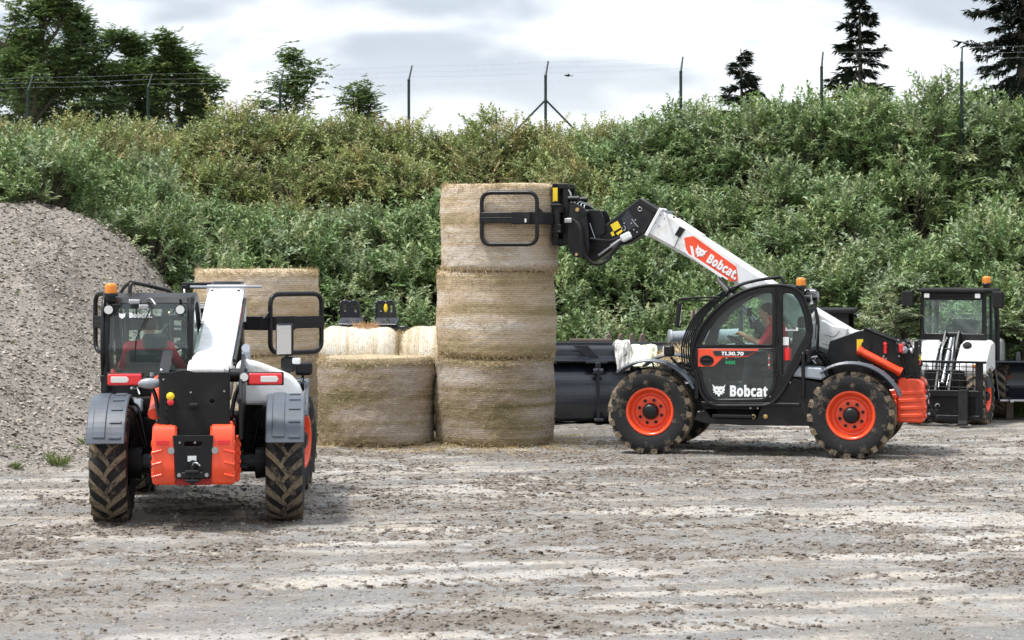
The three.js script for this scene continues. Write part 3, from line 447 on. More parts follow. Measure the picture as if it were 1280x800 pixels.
  // roof rail, beacon, work lights on the roof
  b = new MB(); b.pipe([[0.34, 2.22, -0.36], [0.22, 2.34, -0.42], [-0.10, 2.41, -0.66], [-0.43, 2.45, -0.80], [-0.45, 2.30, -0.81]], 0.022, 0.08, 8); b.pipe([[0.34, 2.20, -0.98], [0.22, 2.31, -0.98], [-0.05, 2.40, -0.90], [-0.40, 2.45, -0.80]], 0.02, 0.15, 8); b.build('roof_rail', M.black, cab);
  b = new MB(); b.lathe([[0.075, 0], [0.075, 0.03], [0.066, 0.035]], [-0.70, 2.30, -0.98], [0, 1, 0], 20).cyl([-0.70, 2.24, -0.98], [-0.70, 2.30, -0.98], 0.05); const bc = b.build('beacon', M.black, o);
  b = new MB(); b.lathe([[0.064, 0.03], [0.066, 0.10], [0.058, 0.128], [0.04, 0.14], [0, 0.143]], [-0.70, 2.30, -0.98], [0, 1, 0], 20); b.build('lens', M.amber, bc);
  for (const z of [-0.99, -0.24]) { b = new MB(); b.cyl([-0.74, 2.17, z], [-0.84, 2.16, z], 0.05, 0.055, 16); b.pipe([[-0.74, 2.2, z], [-0.78, 2.27, z], [-0.82, 2.26, z]], 0.015, 0.03, 6); const l = b.build('work_light', M.black, o); b = new MB(); b.cyl([-0.84, 2.16, z], [-0.848, 2.16, z], 0.047, 0.045, 16); b.build('lens', M.clearlens, l); }
  b = new MB(); b.box(0.16, 0.05, 0.12, -0.80, 2.245, -0.72, 0.015).box(0.09, 0.05, 0.1, -0.86, 2.19, -0.62, 0.01).pipe([[-0.7, 2.26, -0.6], [-0.8, 2.28, -0.55], [-0.88, 2.22, -0.5]], 0.012, 0.04, 6); b.build('wiper_motor', M.steel, cab);
  b = new MB(); b.pipe([[-0.86, 2.17, -0.55], [-0.875, 1.85, -0.7], [-0.865, 1.60, -0.72]], 0.007, 0.02, 5); b.build('wiper', M.black, cab);
  // --- door
  b = new MB(); const zd = zL - 0.018;
  const doorOut = round2(sides(-1.08, [[867, 433.5], [970, 432], [970, 358.5], [952, 358.5], [933, 364], [912, 376], [893, 392.5], [879, 411]]), 0.05, 3), doorLow = round2(sides(-1.08, [[867, 434], [970, 434], [970, 483], [958, 501.5], [890, 502.5], [879, 491], [871, 463]]), 0.06, 3);
  b.poly(doorOut, zd, zd + 0.03, 0.008, [upWin]); b.poly(doorLow, zd, zd + 0.03, 0.008, [loWin]);
  const door = b.build('door', M.black, o);
  sheetGlass(upWin, zd + 0.015, 'window', door); sheetGlass(loWin, zd + 0.015, 'window', door);
  b = new MB(); b.poly(sides(-1.1, [[872, 435], [949, 435.2], [934, 445], [903, 446], [892, 457], [872, 457.5]]), zd - 0.008, zd + 0.008, 0.003); const dp = b.build('door_panel', M.orange, door);
  b = new MB(); { const [x, y] = side(883, 449.5, -1.1); const g = new THREE.TorusGeometry(0.075, 0.018, 8, 24); g.scale(1.05, 0.8, 1); b.add(g, new THREE.Matrix4().makeTranslation(x, y, zd - 0.01)); b.lathe([[0, 0.004], [0.078, 0.004], [0.078, 0]], [x, y, zd - 0.012], [0, 0, -1], 22); b.list[1].applyMatrix4(new THREE.Matrix4().makeTranslation(x, y, 0).multiply(new THREE.Matrix4().makeScale(1.05, 0.8, 1)).multiply(new THREE.Matrix4().makeTranslation(-x, -y, 0))); b.box(0.12, 0.03, 0.02, x, y + 0.01, zd - 0.018, 0.008); } b.build('handle', M.matte, door);
  b = new MB(); b.poly(round2(sides(-1.1, [[890, 437.3], [945, 437.3], [934, 443.8], [893, 443.8]]), 0.02, 3), zd - 0.013, zd - 0.006, 0.002); b.build('number_plate', M.bucket, dp);
  b = new MB(); { const [x, y] = side(901, 442.9, -1.1); b.add(textGeo('TL30.70', 0.046, 1.35), onLeft(x, y, zd - 0.013).multiply(new THREE.Matrix4().makeShear(0, 0, 0.2, 0, 0, 0))); } b.build('lettering', M.print, dp);
  b = new MB(); { const [x, y] = side(906, 454.0, -1.1); b.add(textGeo('AGRI', 0.044, 0.95), onLeft(x, y, zd + 0.010)); } b.build('lettering', M.green, door);
  b = new MB(); { const [x, y] = side(911, 494.2, -1.1); b.add(textGeo('Bobcat.', 0.142, 0.80), onLeft(x, y, zd + 0.010)); } b.build('lettering', M.print, door);
  b = new MB(); { const [x, y] = side(898, 486.5, -1.1); b.add(emblemGeo(0.185), onLeft(x, y, zd + 0.010)); } b.build('emblem', M.print, door);
  b = new MB(); for (const [px, py] of [[971, 372], [971, 425], [971, 465]]) { const [x, y] = side(px, py, -1.1); b.cyl([x, y - 0.05, zd - 0.004], [x, y + 0.05, zd - 0.004], 0.014, 0.014, 8); } b.buildEach('hinge', M.black, door);
  b = new MB(); { const [x, y] = side(981, 425.5, -1.1); b.box(0.09, 0.11, 0.003, x, y, zL + 0.025, 0); } const stk = b.build('sticker', M.paper, cab);
  b = new MB(); { const [x, y] = side(987, 411, -1.1); b.box(0.17, 0.045, 0.003, x - 0.02, y + 0.005, zL + 0.025, 0); } b.build('sticker', M.paper, cab);
  b = new MB(); { const [x, y] = side(988, 410, -1.1); b.add(textGeo('SYSTEM', 0.028, 0.9, 0.003), onLeft(x + 0.065, y - 0.006, zL + 0.021)); } b.build('lettering', M.bucket, cab);
  b = new MB(); { const [x, y] = side(983.5, 440, -1.05); b.cyl([x, y - 0.10, -0.98], [x, y + 0.06, -0.98], 0.055, 0.055, 16).cyl([x, y + 0.06, -0.98], [x, y + 0.10, -0.98], 0.03, 0.015, 10); } b.build('fire_extinguisher', M.redlens, cab);
  b = new MB(); b.box(0.02, 0.20, 0.06, -0.27, 1.30, -0.99, 0.004); b.build('reflector', M.redlens, cab); b = new MB(); for (let k = 0; k < 2; k++) b.box(0.022, 0.045, 0.064, -0.27, 1.25 + k * 0.09, -0.99, 0, [0.5, 0, 0]); b.buildEach('reflector_stripe', M.paper, cab);
  // rear window writing
  b = new MB(); { const m = new THREE.Matrix4().makeTranslation(-0.80, 2.075, -0.78).multiply(new THREE.Matrix4().makeRotationY(-Math.PI / 2)).multiply(new THREE.Matrix4().makeRotationX(-0.2)); b.add(textGeo('Bobcat.', 0.052, 0.95, 0.002), m); b.add(emblemGeo(0.075, 0.002), new THREE.Matrix4().makeTranslation(-0.80, 2.098, -0.85).multiply(new THREE.Matrix4().makeRotationY(-Math.PI / 2)).multiply(new THREE.Matrix4().makeRotationX(-0.2))); b.list.forEach((g) => g.translate(-0.012, 0, 0)); } b.build('lettering', M.print, cab);
  // --- inside the cab
  b = new MB(); b.box(0.46, 0.12, 0.48, -0.36, 1.16, -0.60, 0.05); b.box(0.13, 0.56, 0.46, -0.60, 1.45, -0.60, 0.06, [0, 0, 0.14]); b.box(0.36, 0.30, 0.40, -0.36, 0.93, -0.60, 0.03); b.box(0.30, 0.07, 0.08, -0.36, 1.38, -0.90, 0.03).box(0.36, 0.18, 0.12, -0.34, 1.30, -0.27, 0.03); const seat = b.build('seat', M.seat, o);
  b = new MB(); b.box(0.10, 0.16, 0.26, -0.655, 1.82, -0.52, 0.04, [0, 0, 0.1]); b.build('headrest', M.seat, seat);
  b = new MB(); b.box(0.22, 0.34, 0.80, 0.56, 1.22, -0.605, 0.05).box(0.14, 0.16, 0.3, 0.46, 1.44, -0.60, 0.04).cyl([0.46, 1.05, -0.60], [0.22, 1.50, -0.60], 0.04); b.build('dashboard', M.matte, o);
  b = new MB(); { const q = new THREE.Quaternion().setFromUnitVectors(V(0, 0, 1), V(-0.5, 0.86, 0).normalize()); b.add(new THREE.TorusGeometry(0.18, 0.016, 8, 28), new THREE.Matrix4().compose(V(0.20, 1.53, -0.60), q, V(1, 1, 1))); b.add(new THREE.BoxGeometry(0.34, 0.03, 0.012), new THREE.Matrix4().compose(V(0.20, 1.53, -0.60), q, V(1, 1, 1))); } b.build('steering_wheel', M.matte, o);
  b = new MB(); b.pipe([[0.02, 1.38, -0.26], [0.02, 1.46, -0.27], [-0.01, 1.56, -0.27]], 0.014, 0.02, 8).ball(0.035, [-0.015, 1.58, -0.27], [1, 1.3, 1]).box(0.05, 0.12, 0.16, 0.12, 1.95, -0.22, 0.01); b.pipe([[0.12, 1.90, -0.24], [0.10, 1.72, -0.20], [0.06, 1.70, -0.3], [0.09, 1.86, -0.30]], 0.008, 0.06, 6); b.build('joystick', M.matte, o);
  // --- mirrors
  b = new MB(); b.pipe([[0.40, 2.17, -1.06], [0.75, 2.165, -1.16], [0.94, 2.15, -1.18], [0.96, 2.06, -1.18]], 0.014, 0.05, 8).pipe([[0.42, 2.13, -1.06], [0.75, 2.12, -1.15], [0.93, 2.145, -1.18]], 0.010, 0.05, 6); b.box(0.05, 0.34, 0.17, 0.955, 1.93, -1.18, 0.02, [0, 0.3, 0.12]); const m1 = b.build('mirror', M.black, o);
  b = new MB(); b.box(0.006, 0.30, 0.14, 0.925, 1.93, -1.172, 0.002, [0, 0.3, 0.12]); b.build('mirror_glass', M.mirror, m1);
  b = new MB(); b.pipe([[0.75, 1.16, -0.95], [0.95, 1.20, -1.0], [1.08, 1.34, -1.05]], 0.018, 0.06, 8).box(0.13, 0.16, 0.20, 1.10, 1.43, -1.06, 0.04); const hl = b.build('head_light', M.black, o); b = new MB(); b.box(0.02, 0.12, 0.16, 1.165, 1.43, -1.06, 0.008); b.build('lens', M.clearlens, hl);
  b = new MB(); b.pipe([[0.75, 1.16, 0.95], [0.95, 1.20, 1.0], [1.08, 1.34, 1.02]], 0.018, 0.06, 8).box(0.13, 0.16, 0.20, 1.10, 1.43, 1.03, 0.04); const hl2 = b.build('head_light', M.black, o); b = new MB(); b.box(0.02, 0.12, 0.16, 1.165, 1.43, 1.03, 0.008); b.build('lens', M.clearlens, hl2);
  b = new MB(); b.pipe([[0.5, 1.30, 0.84], [0.5, 1.38, 0.87], [0.48, 1.44, 0.87]], 0.018, 0.05, 8).box(0.16, 0.18, 0.17, 0.46, 1.51, 0.87, 0.05).box(0.06, 0.36, 0.20, 0.40, 1.79, 0.83, 0.03, [0, 0.2, 0]).pipe([[0.42, 1.56, 0.86], [0.42, 1.66, 0.84]], 0.02); const m2 = b.build('mirror', M.black, o);
  b = new MB(); b.box(0.008, 0.32, 0.165, 0.366, 1.79, 0.822, 0.003, [0, 0.2, 0]); b.build('mirror_glass', M.mirror, m2);
  b = new MB(); b.box(0.05, 0.07, 0.10, 0.40, 1.55, 0.96, 0.02); b.build('marker_light', M.clearlens, m2);
  // --- hoses and valve block seen between skirt and tower
  b = new MB(); { const r = rng(9); for (let k = 0; k < 7; k++) { const z = -0.5 + r() * 0.2; b.curve([[-0.62, 1.25 + r() * 0.1, z - 0.25], [-0.78, 1.35 + r() * 0.15, z - 0.1], [-0.95, 1.2 + r() * 0.2, z], [-1.1, 1.1, z + 0.15]], 0.015, 14, 6); } b.box(0.2, 0.2, 0.3, -0.8, 1.14, -0.55, 0.02); } b.build('hydraulic_hose', M.matte, o);
  b = new MB(); { const r = rng(19); for (let k = 0; k < 9; k++) b.cyl([-0.6 - r() * 0.3, 1.26 + r() * 0.2, -0.66], [-0.6 - r() * 0.3, 1.28 + r() * 0.2, -0.70 - r() * 0.05], 0.016, 0.014, 8); } b.buildEach('hose_fitting', M.steel, o);

  // --- boom (drawn at its raised angle, then turned to the angle wanted)
  b = new MB(MBoom);
  const bz0 = BZ - 0.21, bz1 = BZ + 0.21;
  const eT = side(824, 259.5, -0.07), eB = side(806.6, 291.5, -0.07), mB = side(920, 354.5, -0.07), mT = side(950, 341.5, -0.07);
  const dirT = [mT[0] - eT[0], mT[1] - eT[1]], lT = Math.hypot(...dirT);
  const tail = [[-1.62, 1.36], [-1.70, 1.52], [-1.60, 1.64], [-1.30, 1.70]];
  const boomPoly = round2([eT, eB, mB, [-0.30, 1.92], [-0.60, 1.56], [-0.98, 1.34], [-1.25, 1.30], ...tail, [-0.62, 2.10], mT], 0.02, 2);
  b.poly(boomPoly, bz0, bz1, 0.045);
  const ang = Math.atan2(eT[1] - mT[1], eT[0] - mT[0]);
  const boom = b.build('boom', M.white, o);
  b = new MB(MBoom); b.poly(round2(sides(-0.07, [[1029, 398], [1041, 405], [1062, 408], [1058, 421], [1042, 441], [1027, 434], [1012, 431], [1013, 414]]), 0.03, 3), bz0 - 0.02, bz0 + 0.05, 0.02); const foot = b.build('boom_foot', M.white, boom); b = new MB(MBoom); for (const l of [[[1030, 417], [1043, 420], [1050, 412]], [[1028, 428], [1040, 431], [1050, 424]]]) b.pipe(l.map(([px, py]) => [...side(px, py, -0.09), bz0 - 0.02]), 0.005, 0.04, 5); b.buildEach('panel_seam', M.silver, foot);
  // collar at the mouth of the outer boom, wear pad covers, bolts
  b = new MB(MBoom); const nx = -Math.sin(ang), ny = Math.cos(ang);
  { const c = [(eT[0] + eB[0]) / 2, (eT[1] + eB[1]) / 2], w = Math.hypot(eT[0] - eB[0], eT[1] - eB[1]), a2 = Math.atan2(eT[1] - eB[1], eT[0] - eB[0]) - Math.PI / 2; b.box(0.05, w + 0.03, 0.46, c[0] - Math.cos(a2) * 0.03, c[1] - Math.sin(a2) * 0.03, BZ, 0.01, [0, 0, a2]); b.box(0.46, 0.02, 0.30, (eT[0] + mT[0]) / 2 + 0.3, (eT[1] + mT[1]) / 2 + 0.3 * Math.tan(ang) + 0.005, BZ, 0.006, [0, 0, ang]); }
  b.build('boom_collar', M.white, boom);
  b = new MB(MBoom); { const p = (t) => [mix(mT[0], eT[0], t), mix(mT[1], eT[1], t)], [x, y] = p(0.93); b.cyl([x, y + 0.02, BZ - 0.42], [x, y + 0.02, BZ + 0.42], 0.016, 0.016, 8); } b.build('cross_bar', M.silver, boom);
  b = new MB(MBoom); for (const t of [0.86, 0.97]) for (const z of [-0.15, 0.15]) { const x = mix(mT[0], eT[0], t), y = mix(mT[1], eT[1], t); b.cyl([x, y - 0.01, BZ + z], [x - 0.01, y + 0.016, BZ + z], 0.02, 0.018, 8); } b.buildEach('bolt_head', M.black, boom);
  b = new MB(MBoom); for (const [o1, r] of [[0.03, 0.02], [0.075, 0.014]]) b.pipe([[-0.9, 1.86 - o1, bz1 + 0.02], [mT[0], mT[1] - 0.10 - o1, bz1 + 0.02], [eT[0] - 0.2, eT[1] - 0.20 - o1, bz1 + 0.02]], r, 0.1, 8); b.buildEach('hydraulic_pipe', M.black, boom);
  b = new MB(MBoom); b.poly(sides(-0.08, [[850, 282], [857, 285.5], [850.5, 296], [844, 292.5]]), bz0 - 0.008, bz0 + 0.004, 0.003); { const [x, y] = side(851, 291, -0.08), [x2, y2] = side(843, 309, -0.08); b.pipe([[x, y, bz0 - 0.004], [x2, y2, bz0 - 0.004]], 0.004, 0.01, 5); } b.build('wear_pad_cover', M.black, boom);
  const dz = bz0 - 0.006;
  b = new MB(MBoom); b.poly(round2(sides(-0.08, [[855.5, 296], [867, 293.8], [921, 332.5], [923, 350], [912, 350.6], [859, 315]]), 0.015, 2), dz, dz + 0.008, 0.002); b.build('decal', M.orange, boom); b = new MB(MBoom); b.poly(round2(sides(-0.08, [[855.5, 296], [867, 293.8], [921, 332.5], [923, 350], [912, 350.6], [859, 315]]), 0.015, 2), bz1 - 0.002, bz1 + 0.006, 0.002); b.build('decal', M.orange, boom);
  b = new MB(MBoom); b.poly(sides(-0.08, [[863, 306], [866.5, 307], [869, 320], [911, 347.6], [909.5, 348.8], [866, 320.5]]), dz - 0.003, dz + 0.003, 0); b.poly(sides(-0.08, [[857.5, 312], [860, 313], [861, 316], [903, 344.5], [902, 346], [859.2, 317]]), dz - 0.003, dz + 0.003, 0); b.buildEach('decal_stripe', M.print, boom);
  b = new MB(MBoom); { const p = side(882.5, 324.5, -0.08), q = side(916, 342, -0.08), tn = Math.atan2(q[1] - p[1], -(q[0] - p[0])) - 0.08, e = side(876, 313.5, -0.08); b.add(textGeo('Bobcat.', 0.125, 0.80), onLeft(p[0], p[1] - 0.01, dz - 0.001, tn)); b.build('lettering', M.print, boom); b = new MB(MBoom); b.add(emblemGeo(0.17), onLeft(e[0], e[1], dz - 0.001, tn)); } b.build('emblem', M.print, boom);
  b = new MB(MBoom); for (const [px, py] of [[826, 268], [831, 272], [820, 277], [824, 281]]) { const [x, y] = side(px, py, -0.08); b.cyl([x, y, bz0 + 0.005], [x, y, bz0 - 0.006], 0.012, 0.011, 8); } b.buildEach('bolt_head', M.silver, boom);
  // lift ram under the boom
  b = new MB(); { const A = V(-0.55, 1.05, BZ + 0.02), Q = V(0.62, 2.42, BZ).applyMatrix4(MBoom); const mid = A.clone().lerp(Q, 0.55); b.cyl(A.toArray(), mid.toArray(), 0.075); const ram = b.build('lift_ram', M.black, o); b = new MB(); b.cyl(mid.toArray(), Q.toArray(), 0.042); b.build('ram_rod', M.steel, ram); }
  // --- boom head
  b = new MB(MBoom);
  const hp = sides(-0.02, [[800, 246.5], [823.5, 261], [803.5, 292], [788, 303], [772, 306.5], [745, 326], [727, 322], [726, 305], [742, 292]]);
  b.poly(round2(hp, 0.03, 2), BZ - 0.18, BZ + 0.18, 0.02); b.poly(round2(sides(-0.02, [[800, 246.5], [823.5, 261], [820, 266], [797.5, 252.5]]), 0.01, 2), BZ - 0.19, BZ + 0.19, 0.006);
  const bh = b.build('boom_head', M.black, o);
  b = new MB(MBoom); b.poly(sides(-0.05, [[786, 261], [797, 280], [786, 288], [777, 273]]), BZ - 0.19, BZ - 0.16, 0.005); b.build('cover_plate', M.bucket, bh);
  b = new MB(MBoom); b.poly(sides(-0.05, [[763.5, 280], [772.5, 275], [777, 283], [768, 288.5]]), BZ - 0.186, BZ - 0.182, 0); b.poly(sides(-0.05, [[763.5, 290], [767, 288], [769, 293], [766, 294.5]]), BZ - 0.186, BZ - 0.182, 0); b.poly(sides(-0.05, [[770.5, 290.5], [778, 285.5], [779, 288], [773, 293]]), BZ - 0.186, BZ - 0.182, 0); b.build('warning_sticker', M.yellow, bh);
  b = new MB(MBoom); { const [x, y] = side(800.5, 260.5, -0.05); b.add(new THREE.TorusGeometry(0.028, 0.008, 6, 18), new THREE.Matrix4().makeTranslation(x, y, BZ - 0.184)); for (const [px, py] of [[781, 278], [790, 278], [795, 274], [793, 286], [797, 289], [778, 284]]) { const [u, v] = side(px, py, -0.06); b.cyl([u, v, BZ - 0.17], [u, v, BZ - 0.205], 0.013, 0.012, 8); } for (const pp of [[[790, 273], [793, 277], [798, 283]], [[780, 281], [783, 285], [780, 287]]]) b.pipe(pp.map(([px, py]) => [...side(px, py, -0.08), BZ - 0.2]), 0.009, 0.03, 6); } b.buildEach('hydraulic_fitting', M.steel, bh);
  b = new MB(MBoom); { const [x, y] = side(783, 295, -0.1); b.box(0.16, 0.11, 0.09, x, y, BZ - 0.22, 0.03, [0, 0, -0.45]); } b.build('coupling_block', M.paper, bh);
  b = new MB(); const H = (px, py, z) => V(...side(px, py, z), z); const cur = (list, r, m) => { const c = new THREE.CatmullRomCurve3(list.map(([px, py, z]) => H(px, py, z)).map((p) => p.applyMatrix4(m))); b.add(sweep(c.getPoints(26), r, 8)); };
  cur([[716, 273, -0.40], [724, 281, -0.45], [727, 300, -0.46], [731, 318, -0.44], [743, 329, -0.40], [757, 326, -0.34], [767, 313, -0.24], [775, 301, -0.14]], 0.024, MClamp);
  cur([[738, 297, -0.36], [750, 299, -0.38], [762, 300, -0.3], [774, 296, -0.2]], 0.018, MClamp); cur([[758, 321, -0.2], [766, 316, -0.2], [774, 305, -0.15]], 0.02, MClamp);
  b.build('hydraulic_hose', M.matte, bh);
  b = new MB(MBoom); { const p = H(748, 318, -0.08), q = H(781, 296, -0.06), r = H(764, 307, -0.07); b.cyl(p.toArray(), r.toArray(), 0.022).cyl(r.toArray(), q.toArray(), 0.035); } b.build('tilt_ram', M.steel, bh);
  // --- tool carrier
  b = new MB(MClamp);
  const cp = sides(-0.34, [[713, 252], [716, 251], [731, 259], [733, 266], [736, 290], [737, 310], [734, 318], [722, 322], [714, 316], [709, 300], [711, 270]]);
  for (const z of [-0.36, 0.30]) b.poly(round2(cp, 0.03, 2), z, z + 0.035, 0.006);
  { const [x, y] = side(734, 264.5, -0.2), [x3, y3] = side(722, 316, -0.2), [x2, y2] = side(752, 263, -0.2); b.cyl([x + 0.02, y, -0.37], [x + 0.02, y, 0.37], 0.045, 0.045, 16).cyl([x3, y3, -0.37], [x3, y3, 0.37], 0.04, 0.04, 16); }
  const kp = sides(-0.1, [[735, 261], [751, 261.5], [755, 270], [757, 291], [738, 298]]); b.poly(round2(kp, 0.03, 2), -0.14, -0.10, 0.006); b.poly(round2(kp, 0.03, 2), BZ + 0.16, BZ + 0.20, 0.006); { const [x, y] = side(744, 285, 0); b.box(0.22, 0.26, 0.30, x, y - 0.03, 0.03, 0.03); }
  const car = b.build('tool_carrier', M.black, o);
  b = new MB(MClamp); { const [x, y] = side(722, 261, -0.36); b.cyl([x, y, -0.36], [x, y, -0.385], 0.03, 0.028, 14); const [u, v] = side(721, 317, -0.36); b.cyl([u, v, -0.36], [u, v, -0.385], 0.024, 0.022, 14); } b.build('pin', M.brass, car);
  b = new MB(MClamp); for (let k = 0; k < 4; k++) { const [x, y] = side(719 + k * 4, 253 + k * 1.6, -0.25); b.pipe([[x, y - 0.04, -0.3], [x, y + 0.03, -0.28], [x - 0.02, y + 0.03, 0.2]], 0.009, 0.03, 6); } { const [x, y] = side(714, 249, -0.2); b.pipe([[x, y - 0.05, -0.2], [x + 0.01, y + 0.10, -0.2], [x + 0.06, y + 0.16, -0.2]], 0.017, 0.08, 8); } { const p = H(737, 278, -0.15), q = H(744, 298, -0.15); b.cyl(p.toArray(), q.toArray(), 0.008, 0.008, 6); } b.buildEach('hose_guide', M.steel, car);
  // --- bale clamp
  b = new MB(MClamp); const [fx0, fyT] = side(708, 228, -0.3), [fx1, fyB] = side(689, 306, -0.3), ym = 3.27, fx = (fx0 + fx1) / 2, fw = Math.abs(fx1 - fx0);
  for (const z of [-0.20, 0.20]) { b.box(0.09, fyT - fyB, 0.08, fx1 - 0.045, (fyT + fyB) / 2, z, 0.012); b.box(0.08, fyT - fyB - 0.04, 0.07, fx0 + 0.03, (fyT + fyB) / 2 - 0.01, z, 0.012); }
  b.box(fw, 0.08, 0.48, fx, fyT - 0.04, 0, 0.012).box(fw, 0.08, 0.44, fx, fyB + 0.06, 0, 0.012).box(0.10, 0.10, 0.96, fx - 0.02, ym + 0.13, 0, 0.012).box(0.10, 0.10, 0.96, fx - 0.02, ym - 0.13, 0, 0.012);
  for (const s of [-1, 1]) { b.box(0.16, 0.03, 0.16, fx, ym + 0.19, s * 0.42, 0.008).box(0.16, 0.03, 0.16, fx, ym - 0.19, s * 0.42, 0.008).cyl([fx, ym - 0.25, s * 0.44], [fx, ym + 0.25, s * 0.44], 0.035, 0.035, 14); }
  for (const y of [fyT - 0.22, fyB + 0.14]) b.cyl([fx0 - 0.18, y, -0.26], [fx0 - 0.02, y, -0.26], 0.04, 0.04, 12).cyl([fx0 - 0.18, y, 0.26], [fx0 - 0.02, y, 0.26], 0.04, 0.04, 12);
  const clampF = b.build('bale_clamp', M.black, o);
  b = new MB(MClamp); b.box(0.07, 0.20, 0.004, fx1 - 0.045, fyT - 0.16, -0.244, 0); b.build('warning_sticker', M.yellow, clampF);
  b = new MB(MClamp); for (const s of [-1, 1]) b.box(0.12, 0.07, 0.05, fx0 - 0.05, ym - 0.03, s * 0.40, 0.015).cyl([fx0 - 0.04, ym - 0.03, 0], [fx0 - 0.04, ym - 0.03, s * 0.4], 0.025, 0.025, 10); b.build('clamp_ram', M.steel, clampF);
  for (const s of [-1, 1]) {
    const open = s > 0 ? opt.openRight : opt.openLeft, Q = new THREE.Matrix4().copy(MClamp).multiply(new THREE.Matrix4().makeTranslation(fx, ym, s * 0.44)).multiply(new THREE.Matrix4().makeRotationY(-s * open));
    b = new MB(Q); const zo = s * 0.45, hx = [0.05, 0.16, 0.30, 0.53, 0.99], hz = [0.02, 0.27, 0.41, 0.45, 0.45];
    for (let i = 0; i < 4; i++) { const L = Math.hypot(hx[i + 1] - hx[i], hz[i + 1] - hz[i]), an = -s * Math.atan2(hz[i + 1] - hz[i], hx[i + 1] - hx[i]); b.box(L + 0.035, i < 3 ? 0.175 : 0.155, 0.06, (hx[i] + hx[i + 1]) / 2, i === 3 ? 0.005 : 0, s * (hz[i] + hz[i + 1]) / 2, 0.012, [0, an, 0]); }
    b.box(0.46, 0.02, 0.068, 0.75, 0.0, zo, 0.004); b.cyl([0, -0.11, 0], [0, 0.11, 0], 0.055, 0.055, 14);
    const arm = b.build('clamp_arm', M.black, clampF);
    b = new MB(Q); b.pipe([[0.17, 0.36, zo], [0.98, 0.36, zo], [0.98, -0.37, zo], [0.17, -0.37, zo]], 0.030, 0.14, 10, true); b.poly([[0.20, 0.20], [0.20, 0.07], [0.06, 0.07]], zo - 0.01, zo + 0.01, 0.003); b.build('clamp_hoop', M.black, clampF);
    b = new MB(Q); b.box(0.025, 0.05, 0.003, 0.33, -0.035, zo + s * 0.0325, 0); b.build('sticker', M.paper, clampF);
  }
  return o;
}
// ---------------------------------------------------------------- the two telehandlers
const right = telehandler({ label: 'telehandler seen from its cab side, white boom raised to the bale stack', at: [RO[0], -0.012, -RO[1]], turn: Math.PI - RA, boom: 30.5, steer: 0.03, steerRear: -0.02, openRight: 0, openLeft: 0 });
const LB = 4.6 * Math.PI / 180;
const left = telehandler({ label: 'telehandler seen from behind, boom lowered, clamp arms spread open', at: [-3.347, -0.012, -23.25], turn: Math.PI / 2 + LB, boom: 12, steer: -0.20, openRight: 0.88, openLeft: 0.6, shift: -0.27 });
// ---------------------------------------------------------------- straw bales
function fibres(ctx, W, H, n, seed, shade) {                 // short cut stalks, mostly along the wrap
  const R = rng(seed); for (let k = 0; k < n; k++) { const x = R() * W, y = R() * H, a = (R() - 0.5) * (R() < 0.3 ? 3 : 0.9), L = 4 + R() * 16; ctx.strokeStyle = shade(R); ctx.lineWidth = 0.6 + R() * 0.9; for (const ox of [0, x < 24 ? W : x > W - 24 ? -W : 0]) { ctx.beginPath(); ctx.moveTo(x + ox, y); ctx.lineTo(x + ox + Math.cos(a) * L, y + Math.sin(a) * L); ctx.stroke(); if (!ox && x > 24 && x < W - 24) break; } }
}
function canvasTex(cv, srgb) { const t = new THREE.CanvasTexture(cv); t.wrapS = t.wrapT = THREE.RepeatWrapping; if (srgb) t.colorSpace = THREE.SRGBColorSpace; return t; }
function baleTexture(seed, stops) {                         // u once round, v over the height: bands of cut hay and straw under a net
  const W = 1024, H = 512, cv = document.createElement('canvas'); cv.width = W; cv.height = H; const ctx = cv.getContext('2d'), im = ctx.createImageData(W, H);
  for (let j = 0; j < H; j++) for (let i = 0; i < W; i++) {
    const u = i / W, v = j / H, w = fbm(u * 6, v * 3, 4, seed, 6, 0) - 0.5, band = 0.72 * fbm(3.3, (v + w * 0.03) * 6.5 + seed, 3, seed + 5) + 0.28 * vnoise(u * 5, (v + w * 0.02) * 44, seed + 6, 5, 0), pat = fbm(u * 7, v * 5, 5, seed + 9, 7, 0), fine = vnoise(i * 0.7, j * 0.7, seed + 15), t = clamp(band * 1.75 - 0.38 + (pat - 0.5) * 1.25);
    const n = stops.length - 1, k = Math.min(n - 1, Math.floor(t * n)), f = t * n - k, br = 0.86 + 0.28 * (fine - 0.5) + 0.13 * Math.sin(v * 6.2832 * 44 + w * 3), o = (j * W + i) * 4;
    for (let q = 0; q < 3; q++) im.data[o + q] = toS(clamp(mix(stops[k][q], stops[k + 1][q], f) * br)) * 255; im.data[o + 3] = 255;
  }
  ctx.putImageData(im, 0, 0);
  fibres(ctx, W, H, 15000, seed + 50, (R) => (R() < 0.55 ? `rgba(${225 + R() * 25},${205 + R() * 25},${165 + R() * 30},${0.10 + R() * 0.32})` : `rgba(${70 + R() * 40},${52 + R() * 34},${24 + R() * 22},${0.10 + R() * 0.30})`));
  return canvasTex(cv, true);
}
const baleBump = (() => { const W = 1024, H = 512, cv = document.createElement('canvas'); cv.width = W; cv.height = H; const ctx = cv.getContext('2d'); ctx.fillStyle = '#777'; ctx.fillRect(0, 0, W, H); fibres(ctx, W, H, 26000, 5, (R) => { const g = Math.floor(R() * 255); return `rgba(${g},${g},${g},0.5)`; }); return canvasTex(cv, false); })();
const straw = [[0.31, 0.245, 0.13], [0.45, 0.34, 0.215], [0.54, 0.43, 0.315], [0.63, 0.555, 0.475]], olive = [[0.13, 0.108, 0.045], [0.235, 0.18, 0.105], [0.325, 0.26, 0.205], [0.43, 0.37, 0.32]], palebale = [[0.42, 0.32, 0.20], [0.56, 0.48, 0.36], [0.64, 0.59, 0.50], [0.70, 0.67, 0.61]];
